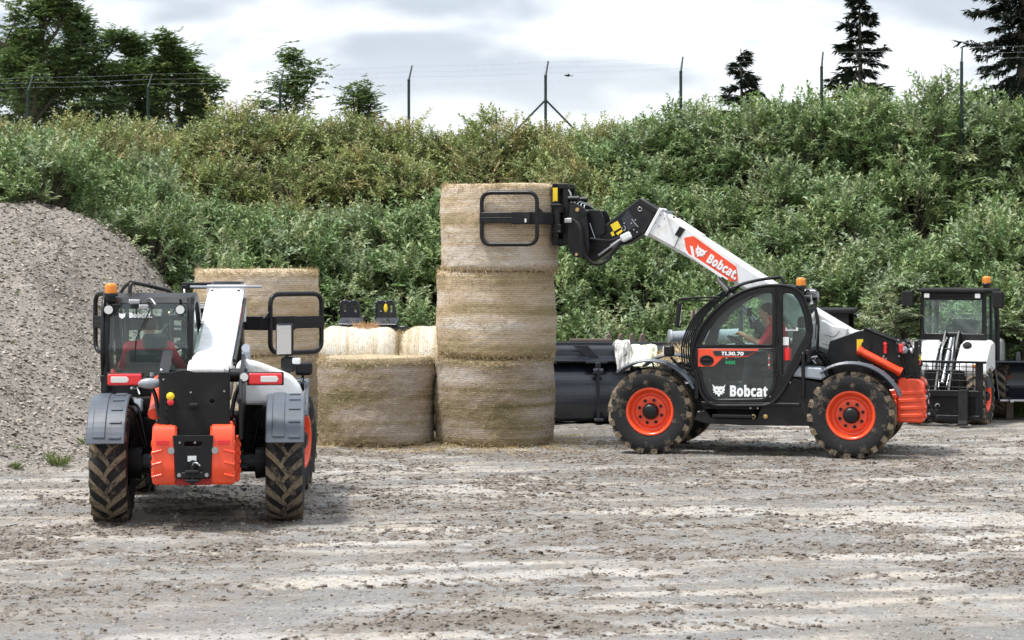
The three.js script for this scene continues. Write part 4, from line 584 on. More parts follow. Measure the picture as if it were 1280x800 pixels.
const baleMats = [[11, straw], [27, straw], [43, olive], [63, olive], [81, straw], [97, straw], [113, palebale], [131, palebale]].map(([s, st]) => std({ map: baleTexture(s, st), roughness: 0.95, bumpMap: baleBump, bumpScale: 0.012 }));
const endTex = tex(512, 512, (i, j) => { const x = i / 512 - 0.5, y = j / 512 - 0.5, r = Math.hypot(x, y), a = Math.atan2(y, x); const f = fbm(r * 60 + 3 * fbm(x * 9, y * 9, 3, 4), a * 5, 3, 7), g = vnoise(i * 0.6, j * 0.6, 9); const br = 0.6 + 0.5 * f + 0.4 * (g - 0.5); return lin(0.46 * br, 0.365 * br, 0.235 * br); });
const baleEnd = std({ map: endTex, roughness: 1 });
const strawMats = [std({ color: C(0.46, 0.35, 0.19), roughness: 0.9 }), std({ color: C(0.58, 0.47, 0.29), roughness: 0.9 })];
// thin stalks: three sided slivers
function stalks(list) { const pos = []; for (const [p, d, L, w] of list) { const s = V(d.y, -d.x, d.z * 0.3 + 0.3).cross(d).normalize().multiplyScalar(w), e = p.clone().addScaledVector(d, L), m = p.clone().addScaledVector(d, L * 0.55).add(V(0, -L * 0.06, 0)), t = s.clone().cross(d).normalize().multiplyScalar(w); for (const [a, b2, c] of [[p.clone().add(s), p.clone().sub(s), m.clone().sub(s)], [p.clone().add(s), m.clone().sub(s), m.clone().add(s)], [m.clone().add(s), m.clone().sub(s), e], [p.clone().add(t), p.clone().sub(t), m.clone().sub(t)], [m.clone().add(t), m.clone().sub(t), e]]) pos.push(a.x, a.y, a.z, b2.x, b2.y, b2.z, c.x, c.y, c.z); } const g = new THREE.BufferGeometry(); g.setAttribute('position', new THREE.Float32BufferAttribute(pos, 3)); g.computeVertexNormals(); return meshUV(clean(g)); }
function bale(label, [x, y, z], rad, h, mi, seed, turn = 0, lying = null) {
  const o = thing('round_bale', label, 'bale', [x, y, z], turn, 'round straw bales');
  const nu = 120, nv = 34, pos = [], uv = [], idx = [];
  const shape = (a, v) => { const ed = Math.min(v, 1 - v) * h, c = lying ? 0.24 : 0.10, k = ed < c ? Math.sqrt(Math.max(0, 1 - Math.pow(1 - ed / c, 2))) : 1; const n = fbm(a * 3 / 6.2832 * 2, v * 2.2, 3, seed, 6, 0) - 0.5, f = fbm(a / 6.2832 * 60, v * 26, 2, seed + 3, 60, 0) - 0.5; return (rad - c * 0.9 * (1 - k)) * (1 + n * (lying ? 0.09 : 0.06)) + f * 0.022 + 0.022 * Math.sin(v * 3.14159) + 0.006 * Math.sin(v * 9 + seed); };
  for (let j = 0; j <= nv; j++) { const v = j < 5 ? j / 5 * 0.075 : j > nv - 5 ? 1 - (nv - j) / 5 * 0.075 : mix(0.075, 0.925, (j - 5) / (nv - 10)); for (let i = 0; i <= nu; i++) { const a = i / nu * 6.28319, r = shape(i === nu ? 0 : a, v), sag = (fbm(a, 9, 2, seed + 7) - 0.5) * 0.04 * v; pos.push(Math.cos(a) * r, v * h + sag, Math.sin(a) * r); uv.push(i / nu, v); } }
  for (let j = 0; j < nv; j++) for (let i = 0; i < nu; i++) { const a = j * (nu + 1) + i, b = a + 1, c = a + nu + 1, d = c + 1; idx.push(a, c, b, b, c, d); }
  const g = new THREE.BufferGeometry(); g.setAttribute('position', new THREE.Float32BufferAttribute(pos, 3)); g.setAttribute('uv', new THREE.Float32BufferAttribute(uv, 2)); g.setIndex(idx); g.computeVertexNormals();
  const put = (n, gg, m) => { const q = new THREE.Mesh(gg, m); q.name = n; o.add(q); return q; };
  put('net_wrap', g, baleMats[mi]);
  for (const top of [0, 1]) { const p2 = [0, top * h + (top ? -0.012 : 0.012), 0], u2 = [0.5, 0.5], i2 = []; const rings = 7; for (let k = 1; k <= rings; k++) for (let i = 0; i < 60; i++) { const a = i / 60 * 6.28319, r = shape(a, top) * k / rings, q = (fbm(Math.cos(a) * k, Math.sin(a) * k, 3, seed + 30 + top) - 0.5) * 0.05 * (k < rings ? 1 : 0), sag = (fbm(a, 9, 2, seed + 7) - 0.5) * 0.04 * top; p2.push(Math.cos(a) * r, top * h + q + sag * (k / rings), Math.sin(a) * r); u2.push(0.5 + Math.cos(a) * k / rings * 0.5, 0.5 + Math.sin(a) * k / rings * 0.5); } for (let i = 0; i < 60; i++) { const n = (i + 1) % 60; top ? i2.push(0, 1 + n, 1 + i) : i2.push(0, 1 + i, 1 + n); for (let k = 0; k < rings - 1; k++) { const a = 1 + k * 60 + i, b = 1 + k * 60 + n, c = a + 60, d = b + 60; top ? i2.push(a, b, c, b, d, c) : i2.push(a, c, b, b, c, d); } } const e = new THREE.BufferGeometry(); e.setAttribute('position', new THREE.Float32BufferAttribute(p2, 3)); e.setAttribute('uv', new THREE.Float32BufferAttribute(u2, 2)); e.setIndex(i2); e.computeVertexNormals(); put('straw_end', e, baleEnd); }
  const R = rng(seed * 7 + 1); const lists = [[], []];
  for (let k = 0; k < 3600; k++) { const a = R() * 6.28319, edge = R() < 0.55, v = edge ? (R() < 0.5 ? R() * 0.05 : 1 - R() * 0.05) : R(), r = shape(a, v), tang = R() * 6.28; const n = V(Math.cos(a), edge ? (v > 0.5 ? 0.4 : -0.3) : 0, Math.sin(a)), t = V(-Math.sin(a) * Math.cos(tang), Math.sin(tang) * (edge ? 0.7 : 0.5), Math.cos(a) * Math.cos(tang)); const d = t.addScaledVector(n, edge ? 0.25 + R() * 0.5 : 0.06 + R() * 0.16).normalize(); lists[k % 2].push([V(Math.cos(a) * (r - 0.006), v * h, Math.sin(a) * (r - 0.006)), d, 0.03 + R() * (edge ? 0.09 : 0.07), 0.0018 + R() * 0.0014]); }
  lists.forEach((l, i) => { const q = put('loose_straw', stalks(l), strawMats[i]); q.userData.kind = 'stuff'; });
  if (lying) { o.rotation.set(0, 0, 0); o.quaternion.setFromEuler(new THREE.Euler(...lying)); }
  return o;
}
const SX = -0.22, SD = 30.82;                               // the stack stands where the clamp reaches it
bale('olive bale at the foot of the tallest stack', [SX - 0.03, 0, -SD], 0.855, 1.26, 2, 3, 0.4);
bale('pale straw bale in the middle of the tallest stack', [SX - 0.01, 1.26, -SD - 0.02], 0.85, 1.245, 1, 5, 2.2);
bale('straw bale on top of the tallest stack, gripped by the clamp hoop', [SX + 0.04, 2.505, -SD + 0.02], 0.84, 1.25, 0, 8, 1.1);
bale('single squat brown bale beside the tallest stack', [-1.98, 0, -30.85], 0.83, 1.25, 3, 13, 0.9);
bale('lower bale of the two-high stack behind the lowered boom', [-3.87, 0, -31.9], 0.93, 1.25, 4, 17, 3.0);
bale('upper bale of the two-high stack behind the lowered boom', [-3.86, 1.25, -31.9], 0.92, 1.27, 5, 21, 5.0);
// two pale bales lying on their sides behind the single one
bale('whitish bale lying on its side behind the brown bale, nearer the two-high stack', [-3.05, 0.80, -33.5], 0.80, 1.25, 6, 25, 0, [0, 0.05, -Math.PI / 2]);
bale('whitish bale lying on its side behind the brown bale, nearer the tallest stack', [-1.76, 0.79, -33.55], 0.79, 1.25, 7, 29, 0, [0, -0.03, -Math.PI / 2]);
// tuft of hay on the lying bale
{ const R = rng(77), l = []; for (let k = 0; k < 320; k++) { const a = R() * 6.28, q = R() * 0.16; l.push([V(Math.cos(a) * q, -0.02, Math.sin(a) * q * 0.8), V(Math.cos(a) * (0.3 + R()), 0.5 + R(), Math.sin(a) * (0.3 + R())).normalize(), 0.06 + R() * 0.14, 0.003]); } const m = new THREE.Mesh(stalks(l), std({ color: C(0.62, 0.40, 0.22), roughness: 0.9 })); m.name = 'hay_tuft'; m.position.set(-2.32, 1.57, -33.5); tag(m, 'small orange tuft of hay on top of the whitish lying bale', 'hay', null, 'stuff'); scene.add(m); }
{ const R = rng(78), l = []; for (let k = 0; k < 900; k++) { const a = R() * 6.28, q = Math.sqrt(R()), hgt = (1 - q * q) * 0.26; l.push([V(Math.cos(a) * q * 0.66, hgt - 0.05, Math.sin(a) * q * 0.5), V(Math.cos(a) * R(), 0.2 + R() * 0.8, Math.sin(a) * R()).normalize(), 0.06 + R() * 0.2, 0.006]); } const o = thing('straw_heap', 'loose heap of tan straw behind the front wheel of the raised-boom telehandler', 'straw', [2.95, 0.98, -33.6]); const p = new THREE.SphereGeometry(1, 24, 12, 0, 6.2832, 0, 1.57); p.scale(0.7, 0.26, 0.5); const q = p.attributes.position; for (let i = 0; i < q.count; i++) { const n = 1 + (fbm(q.getX(i) * 6 + 9, q.getZ(i) * 6, 3, 5) - 0.5) * 0.5; q.setXYZ(i, q.getX(i) * n, q.getY(i) * n, q.getZ(i) * n); } p.computeVertexNormals(); const h = new THREE.Mesh(p, baleEnd); h.name = 'mound'; o.add(h); const m = new THREE.Mesh(stalks(l), strawMats[1]); m.name = 'loose_straw'; m.userData.kind = 'stuff'; o.add(m); o.position.y = 1.02; }

// ---------------------------------------------------------------- big black loader bucket, its back to the camera
{
  const o = thing('loader_bucket', 'large black loader bucket standing behind the tallest bale stack', 'bucket', [1.75, 0, -34.9], 0.02);
  const W = 2.9, prof = [[0.10, 0.02], [-0.52, 0.03], [-0.62, 0.08], [-0.68, 0.30], [-0.66, 0.55], [-0.58, 0.78], [-0.42, 0.96], [-0.28, 1.04], [-0.24, 1.26], [0.02, 1.30]]; // z back (towards the camera is +z here), y
  let b = new MB(); const pts = fillet(prof.map(([z, y]) => V(-z, y, 0)), 0.2, 5).map((p) => [p.x, p.y]); const inner = pts.map(([x, y], i) => { const a = pts[Math.max(0, i - 1)], c = pts[Math.min(pts.length - 1, i + 1)], L = Math.hypot(c[0] - a[0], c[1] - a[1]); return [x + (c[1] - a[1]) / L * -0.03 * -1 * -1, y - (c[0] - a[0]) / L * -0.03]; });
  b.poly([...pts, ...inner.reverse()], -W / 2, W / 2, 0); b.list.forEach((g) => g.applyMatrix4(new THREE.Matrix4().makeRotationY(-Math.PI / 2)));
  b.build('shell', M.bucket, o);
  for (const s of [-1, 1]) { b = new MB(); b.poly([[-0.9, 0.02], [0.60, 0.02], [0.68, 0.30], [0.62, 0.72], [0.40, 1.0], [0.2, 1.28], [-0.1, 1.30]], -0.02, 0.02, 0.004); b.list.forEach((g) => g.applyMatrix4(new THREE.Matrix4().makeTranslation(s * (W / 2 - 0.02), 0, 0).multiply(new THREE.Matrix4().makeRotationY(-Math.PI / 2)))); b.build('side_plate', M.bucket, o); }
  b = new MB(); b.box(W + 0.02, 0.05, 0.10, 0, 1.285, 0.12, 0.01); b.build('top_rail', M.bucket, o);
  b = new MB(); b.box(W - 0.05, 0.035, 0.34, 0, 1.035, 0.42, 0.008, [0.12, 0, 0]); b.build('ledge', M.bucket, o);
  b = new MB(); b.poly([[-0.36, 1.27], [-0.10, 1.27], [0.08, 1.08], [0.08, 1.045], [-0.05, 1.045]], 0, 0.03, 0.005); b.list.forEach((g) => g.translate(-0.42, 0, 0.36)); b.build('spill_guard', M.bucket, o);
  b = new MB(); b.box(0.05, 0.80, 0.06, -0.37, 0.50, 0.72, 0.012).box(0.09, 0.16, 0.09, -0.37, 0.92, 0.66, 0.012).box(0.36, 0.03, 0.10, -0.39, 1.0, 0.62, 0.01).box(0.16, 0.05, 0.2, -0.36, 0.08, 0.72, 0.02).cyl([-0.45, 0.86, 0.70], [-0.29, 0.86, 0.70], 0.05, 0.05, 14); b.build('hitch_bracket', M.bucket, o);
  b = new MB(); b.box(0.7, 0.05, 0.10, -0.45, 1.335, 0.0, 0.01); b.build('rusty_bar', M.rust, o);
}
// implement with pointed teeth behind the bucket
{
  const o = thing('tine_grapple', 'row of worn rusty teeth standing above the grey beam behind the black bucket', 'grapple', [2.05, -0.03, -36.0], 0);
  let b = new MB(); b.box(2.3, 0.22, 0.2, 0.25, 1.12, 0, 0.03).box(0.16, 1.1, 0.16, -0.7, 0.55, 0, 0.02).box(0.16, 1.1, 0.16, 1.2, 0.55, 0, 0.02); b.build('beam', M.silver, o);
  for (const px of [761, 776, 790, 803]) { const x = (px - 640) * 36 / FOCAL - 2.05; b = new MB(); b.poly(round2([[-0.06, 1.15], [0.14, 1.15], [0.05, 1.33], [0.02, 1.45], [-0.04, 1.43], [-0.06, 1.3]], 0.03), -0.05, 0.05, 0.02); b.list.forEach((g) => g.translate(x, 0, 0.02)); b.build('tooth', M.rust, o); }
}
{
  const o = thing('land_roller', 'grey roller axle with rusty flange discs behind the raised-boom telehandler cab', 'roller', [2.95, 0, -35.4], 0.1);
  let b = new MB(); b.cyl([-0.30, 1.36, 0], [0.9, 1.40, 0], 0.11, 0.11, 24).lathe([[0.135, 0], [0.135, 0.05], [0, 0.05]], [-0.28, 1.36, 0], [-1, 0, 0], 24).box(1.5, 0.10, 0.10, 0.3, 1.20, 0, 0.02).box(0.12, 1.2, 0.12, 0.0, 0.6, 0, 0.02).box(0.12, 1.2, 0.12, 0.8, 0.6, 0, 0.02); b.build('axle', M.silver, o);
  for (const [x, y, m] of [[0.05, 1.66, M.rust], [0.12, 1.66, M.rust], [0.38, 1.62, M.silver], [0.03, 1.28, M.rust]]) { b = new MB(); b.lathe([[0, 0.03], [0.08, 0.03], [0.16, 0.018], [0.17, 0], [0.16, -0.018], [0.08, -0.03], [0, -0.03]], [x, y, 0.12], [1, 0, 0.25], 22); b.build('flange_disc', m, o); }
}
// white sack and pale sheet thrown over the bucket
function drape(name, label, at, pts, w, mat, seed, cat) {   // sheet hanging over an edge: profile of (z, y), width along x
  const n = 26, m = 18, pos = [], idx = []; const c = new THREE.CatmullRomCurve3(pts.map(([z, y]) => V(0, y, z))).getPoints(n);
  for (const side2 of [0, 1]) for (let i = 0; i <= n; i++) for (let j = 0; j <= m; j++) { const u = j / m - 0.5, f = fbm(i * 0.25, j * 0.35 + side2 * 0.4, 3, seed) - 0.5, e = 1 + (fbm(i * 0.2, 3, 2, seed + 5) - 0.5) * 0.35; pos.push(u * w * e + f * 0.05, c[i].y + f * 0.06 * (1 - Math.abs(u)) - side2 * 0.02, c[i].z + f * 0.10 + (side2 ? -0.03 : 0.03) * Math.cos(u * 3)); }
  const S = (n + 1) * (m + 1); for (const s of [0, 1]) for (let i = 0; i < n; i++) for (let j = 0; j < m; j++) { const a = s * S + i * (m + 1) + j, b = a + 1, d = a + m + 1, e = d + 1; s ? idx.push(a, b, d, b, e, d) : idx.push(a, d, b, b, d, e); }
  for (let i = 0; i < n; i++) for (const j of [0, m]) { const a = i * (m + 1) + j, d = a + m + 1; idx.push(a, a + S, d, d, a + S, d + S); } for (let j = 0; j < m; j++) for (const i of [0, n]) { const a = i * (m + 1) + j; idx.push(a, a + 1, a + S, a + 1, a + 1 + S, a + S); }
  const g = new THREE.BufferGeometry(); g.setAttribute('position', new THREE.Float32BufferAttribute(pos, 3)); g.setIndex(idx); g.computeVertexNormals(); const o = new THREE.Mesh(meshUV(clean(g)), mat); o.name = numbered(name); o.position.set(...at); tag(o, label, cat); scene.add(o); return o;
}
const clothWhite = std({ color: C(0.74, 0.73, 0.71), roughness: 0.9, map: splash }), clothLime = std({ color: C(0.72, 0.76, 0.56), roughness: 0.85 });
drape('white_sack', 'white sack with a dark printed mark hanging over the black bucket', [1.79, 0, -34.15], [[-0.35, 1.28], [-0.15, 1.36], [0.02, 1.33], [0.06, 1.15], [0.08, 0.90]], 0.24, clothWhite, 5, 'sack');
{ const b = new MB(); b.poly(round2([[-0.05, 0], [0.0, 0.03], [0.05, 0.09], [0.02, 0.02]], 0.01), 0, 0.006, 0); const m = b.build('printed_mark', M.bucket, scene.children[scene.children.length - 1]); m.position.set(0.03, 1.10, 0.128); }
drape('crumpled_sheet', 'crumpled pale lime sheet lying over the bucket beside the white sack', [2.12, 0, -34.2], [[-0.5, 1.02], [-0.3, 1.24], [-0.1, 1.28], [0.12, 1.08], [0.30, 0.96]], 0.42, clothLime, 9, 'sheet');

// black hitch plates behind the lying bales
{
  const o = thing('hitch_frame', 'black hitch frame with two slotted ears rising behind the whitish bales', 'attachment', [-2.36, 0, -35.2], -0.18);
  const slot = (x, y, w, h) => round2([[x - w, y - h], [x + w, y - h], [x + w, y + h], [x - w, y + h]], w * 0.9, 3);
  for (const [dx, plate] of [[-0.34, 0], [0.27, 1]]) {
    let b = new MB(); b.poly(round2([[-0.17, 1.50], [0.20, 1.50], [0.16, 1.88], [0.12, 1.99], [0.04, 2.0], [0.0, 1.97], [-0.08, 2.0], [-0.15, 1.99], [-0.18, 1.9]], 0.04), -0.03, 0.03, 0.008, [slot(-0.09, 1.87, 0.022, 0.06), slot(0.09, 1.86, 0.022, 0.06)]);
    b.box(0.40, 0.07, 0.24, 0.03, 1.62, 0.10, 0.02, [0.5, 0, 0]).box(0.05, 0.50, 0.30, -0.16, 1.72, -0.12, 0.02); b.list.forEach((g) => g.translate(dx, 0, 0)); b.build('slotted_ear', M.bucket, o);
    if (plate) { b = new MB(); b.lathe([[0, 0.012], [0.04, 0.012], [0.045, 0]], [dx, 1.86, 0.03], [0, 0, 1], 16); b.list[0].applyMatrix4(new THREE.Matrix4().makeTranslation(dx, 1.86, 0).multiply(new THREE.Matrix4().makeScale(0.75, 1.6, 1)).multiply(new THREE.Matrix4().makeTranslation(-dx, -1.86, 0))); b.build('badge', M.yellow, o); }
  }
  let b = new MB(); b.box(1.15, 0.30, 0.25, 0.05, 1.42, 0, 0.02).box(0.14, 1.35, 0.2, -0.4, 0.68, 0, 0.02).box(0.14, 1.35, 0.2, 0.5, 0.68, 0, 0.02).box(1.4, 0.12, 0.6, 0.05, 0.08, 0, 0.02); b.build('frame', M.bucket, o);
}
// open bucket at the right edge of the yard
{
  const o = thing('toothed_bucket', 'black bucket lying open towards the yard beside the compact loader', 'bucket', [8.98, 0.32, -35.6], 0);
  const W = 1.75; let b = new MB();
  const prof = fillet([V(0.45, 0.0, 0), V(-0.25, -0.02, 0), V(-0.45, 0.18, 0), V(-0.42, 0.52, 0), V(-0.18, 0.66, 0), V(0.06, 0.64, 0)], 0.22, 6).map((p) => [p.x, p.y]);
  b.poly([...prof, ...prof.slice().reverse().map(([x, y]) => [x * 0.96 + 0.012, 0.32 + (y - 0.32) * 0.93])], -W / 2, W / 2, 0); b.list.forEach((g) => g.applyMatrix4(new THREE.Matrix4().makeRotationY(-Math.PI / 2))); b.build('shell', M.bucket, o);
  for (const s of [-1, 1]) { b = new MB(); b.poly([...prof, [0.16, 0.60], [0.45, 0.06]], -0.012, 0.012, 0.003); b.list.forEach((g) => g.applyMatrix4(new THREE.Matrix4().makeTranslation(s * (W / 2), 0, 0).multiply(new THREE.Matrix4().makeRotationY(-Math.PI / 2)))); b.build('side_plate', M.bucket, o); }
  b = new MB(); b.box(W, 0.03, 0.10, 0, 0.005, 0.47, 0.006); b.build('cutting_edge', M.steel, o);
  for (let k = 0; k < 5; k++) { b = new MB(); b.box(0.07, 0.05, 0.16, -0.7 + k * 0.35, 0.0, 0.54, 0.015); b.build('tooth', M.steel, o); }
  for (const x of [-0.42, -0.23, 0.23, 0.42]) { b = new MB(); b.poly(round2([[-0.10, 0], [0.10, 0], [0.06, 0.17], [-0.05, 0.17]], 0.03), -0.02, 0.02, 0.005); b.list.forEach((g) => g.applyMatrix4(new THREE.Matrix4().makeTranslation(x, 0.62, -0.1).multiply(new THREE.Matrix4().makeRotationY(Math.PI / 2)))); b.build('hitch_ear', M.bucket, o); }
  b = new MB(); b.box(0.12, 0.34, 0.3, -0.6, -0.16, -0.1, 0.01).box(0.12, 0.34, 0.3, 0.6, -0.16, -0.1, 0.01); b.build('support_block', M.rust, o);
}
// ---------------------------------------------------------------- compact wheel loader with a pallet fork frame, facing the camera
const midTyre = tyreParts(0.46, 0.30, 0.25, 18), midRim = rimParts(0.25, -0.12, 5);
{
  const o = thing('compact_loader', 'white compact wheel loader facing the yard with a pallet fork frame lowered', 'loader', [7.46, -0.01, -35.3], Math.PI * 1.5 - 0.42); // local +x = forward, towards the camera
  let b;
  for (const [x, z] of [[0.75, -0.52], [0.75, 0.52], [-0.95, -0.52], [-0.95, 0.52]]) wheel(o, x, 0.455, z, 0.2, 0, midTyre, midRim, M.orange);
  b = new MB(); b.box(2.2, 0.34, 0.60, -0.1, 0.62, 0, 0.03).cyl([0.75, 0.46, -0.5], [0.75, 0.46, 0.5], 0.09).cyl([-0.95, 0.46, -0.5], [-0.95, 0.46, 0.5], 0.09).box(0.12, 0.34, 0.66, 1.0, 0.72, 0, 0.02); b.build('chassis', M.black, o);
  for (const s of [-1, 1]) { // white front fenders
    b = new MB(); b.poly(round2([[0.20, 0.82], [0.20, 1.30], [0.30, 1.36], [0.62, 1.33], [0.98, 1.06], [1.06, 0.84], [0.90, 0.62], [0.60, 0.90]], 0.06), s < 0 ? -0.66 : 0.17, s < 0 ? -0.17 : 0.66, 0.05); const f = b.build('fender', M.white, o);
    b = new MB(); b.box(0.05, 0.13, 0.30, 1.045, 0.93, s * 0.42, 0.02); b.build('lamp_panel', M.paper, f); b = new MB(); b.box(0.02, 0.05, 0.13, 1.075, 0.96, s * 0.52, 0.008); b.build('turn_signal', s < 0 ? M.amber : M.clearlens, f);
    b = new MB(); b.poly([[0.95, 0.60], [1.03, 0.80], [0.98, 0.82], [0.6, 0.60]], s < 0 ? -0.7 : 0.55, s < 0 ? -0.55 : 0.7, 0.01); b.build('mudguard', M.guard, f);
  }
  b = new MB(); b.lathe([[0, 0.05], [0.05, 0.045], [0.075, 0.02], [0.075, 0]], [0.72, 1.27, -0.30], [0.5, 0.85, 0], 18); b.build('filler_cap', M.matte, o);
  // cab
  b = new MB(); const cz = 0.52;
  for (const z of [-cz, cz]) { b.pipe([[0.42, 1.30, z], [0.36, 2.12, z * 0.96]], 0.04, 0.05, 8).pipe([[-0.62, 0.85, z], [-0.66, 1.5, z], [-0.58, 2.12, z * 0.96]], 0.045, 0.05, 8).pipe([[0.42, 1.30, z], [0.36, 0.85, z], [-0.62, 0.85, z]], 0.04, 0.1, 8).cyl([-0.15, 0.9, z], [-0.15, 2.1, z * 0.97], 0.025); }
  b.box(0.06, 0.16, 1.06, 0.42, 1.38, 0, 0.02).box(1.08, 0.06, 1.04, -0.10, 2.10, 0, 0.02).box(0.05, 0.6, 1.02, -0.64, 1.12, 0, 0.02).box(0.06, 0.09, 0.94, 0.38, 2.05, 0, 0.02); const cab = b.build('cab', M.black, o);
  b = new MB(); b.box(1.22, 0.07, 1.12, -0.10, 2.165, 0, 0.03); b.build('roof', M.matte, cab);
  const pane = (w, h, x, y, z, ry, rz, name) => { const g = new THREE.ShapeGeometry(shapeOf(round2([[-w / 2, -h / 2], [w / 2, -h / 2], [w / 2, h / 2], [-w / 2, h / 2]], 0.08, 4))); const m = new MB(); m.add(g, new THREE.Matrix4().makeTranslation(x, y, z).multiply(new THREE.Matrix4().makeRotationZ(rz)).multiply(new THREE.Matrix4().makeRotationY(ry))); m.build(name, M.greyglass, cab); };
  pane(0.96, 0.66, 0.415, 1.77, 0, Math.PI / 2, 0.07, 'windscreen'); pane(0.98, 0.72, -0.63, 1.75, 0, Math.PI / 2, 0, 'rear_window'); pane(0.95, 1.0, -0.12, 1.55, -0.5, 0, 0, 'side_window'); pane(0.95, 1.0, -0.12, 1.55, 0.5, 0, 0, 'side_window');
  b = new MB(); b.add(new THREE.TorusGeometry(0.17, 0.015, 8, 26), new THREE.Matrix4().compose(V(0.15, 1.50, 0), new THREE.Quaternion().setFromUnitVectors(V(0, 0, 1), V(-0.6, 0.8, 0).normalize()), V(1, 1, 1))); b.cyl([0.15, 1.50, 0], [0.32, 1.2, 0], 0.03); b.build('steering_wheel', M.matte, o);
  b = new MB(); b.box(0.40, 0.12, 0.44, -0.32, 1.15, 0, 0.05).box(0.12, 0.5, 0.42, -0.5, 1.42, 0, 0.05); b.build('seat', M.seat, o);
  for (const z of [-0.42, 0.42]) { b = new MB(); b.box(0.05, 0.08, 0.09, 0.47, 2.08, z, 0.015); b.build('work_light', M.clearlens, o); }
  b = new MB(); b.cyl([-0.25, 2.20, -0.42], [-0.25, 2.26, -0.42], 0.06).lathe([[0.085, 0.06], [0.085, 0.085], [0.03, 0.085]], [-0.25, 2.20, -0.42], [0, 1, 0], 18); const bc = b.build('beacon', M.black, o); b = new MB(); b.lathe([[0.072, 0], [0.074, 0.08], [0.06, 0.11], [0, 0.115]], [-0.25, 2.285, -0.42], [0, 1, 0], 18); b.build('lens', M.amber, bc);
  for (const s of [-1, 1]) { b = new MB(); b.pipe([[0.35, 2.16, s * 0.52], [0.45, 2.18, s * 0.64], [0.46, 2.10, s * 0.72]], 0.014, 0.05, 8).box(0.07, 0.28, 0.20, 0.46, 2.02, s * 0.75, 0.05, [0, s * 0.25, s * 0.06]); b.build('mirror', M.matte, o); }
  b = new MB(); b.cyl([-0.5, 2.19, 0.45], [-0.52, 2.42, 0.46], 0.006, 0.003, 6); b.build('aerial', M.black, o);
  // lift arm
  b = new MB(); for (const z of [-0.11, 0.11]) b.poly([[0.30, 1.42], [0.36, 1.50], [0.48, 1.50], [1.0, 0.95], [1.34, 0.42], [1.28, 0.30], [1.18, 0.34], [0.9, 0.82]], z - 0.02, z + 0.02, 0.006); b.cyl([0.40, 1.44, -0.16], [0.40, 1.44, 0.16], 0.05).cyl([1.28, 0.38, -0.16], [1.28, 0.38, 0.16], 0.05).box(0.08, 0.10, 0.34, 0.72, 1.18, 0, 0.02); const arm = b.build('lift_arm', M.black, o);
  b = new MB(); b.cyl([0.52, 1.36, 0], [0.92, 0.98, 0], 0.05).cyl([0.92, 0.98, 0], [1.22, 0.68, 0], 0.028); b.build('tilt_ram', M.steel, arm); b = new MB(); for (const z of [-0.06, 0.06]) b.curve([[0.6, 1.40, z], [0.85, 1.20, z * 1.5], [1.0, 0.9, z * 1.4], [1.2, 0.6, z]], 0.014, 14, 6); b.buildEach('hydraulic_hose', M.steel, arm);
  // fork carriage with mesh
  b = new MB(); const fx = 1.42; for (const s of [-1, 1]) b.box(0.05, 0.90, 0.12, fx, 0.60, s * 0.64, 0.01); b.box(0.06, 0.04, 1.50, fx, 1.035, 0, 0.008).box(0.06, 0.10, 1.30, fx, 0.53, 0, 0.01).box(0.06, 0.08, 1.30, fx, 0.14, 0, 0.01).box(0.02, 0.36, 1.24, fx - 0.05, 0.33, 0, 0.005); const fk = b.build('fork_carriage', M.black, o);
  for (let k = 0; k < 11; k++) { b = new MB(); const z = -0.54 + k * 0.108; b.cyl([fx, 0.55, z], [fx, 1.02, z], 0.008, 0.008, 6); b.build('mesh_bar', M.black, fk); } for (let k = 0; k < 4; k++) { b = new MB(); b.cyl([fx + 0.008, 0.63 + k * 0.11, -0.58], [fx + 0.008, 0.63 + k * 0.11, 0.58], 0.007, 0.007, 6); b.build('mesh_bar', M.black, fk); }
  for (const z of [-0.40, 0.36]) { b = new MB(); b.poly(round2([[fx + 0.03, 0.60], [fx + 0.10, 0.60], [fx + 0.11, 0.10], [fx + 0.16, 0.06], [fx + 0.16, 0.03], [fx + 0.05, 0.025]], 0.02, 2), z - 0.075, z + 0.075, 0.008); b.build('fork', M.matte, fk); }
  b = new MB(); b.cyl([fx + 0.14, 0.34, 0.335], [fx + 0.17, 0.05, 0.26], 0.03, 0.014, 10); b.build('pin_handle', M.orange, fk);
  b = new MB(); b.box(0.004, 0.05, 0.08, fx - 0.045, 0.55, -0.5, 0).box(0.004, 0.05, 0.07, fx + 0.031, 0.43, 0.56, 0); b.build('sticker', M.paper, fk);
  b = new MB(); b.box(1.2, 0.62, 0.95, -1.05, 1.02, 0, 0.10); b.build('engine_hood', M.white, o);
}
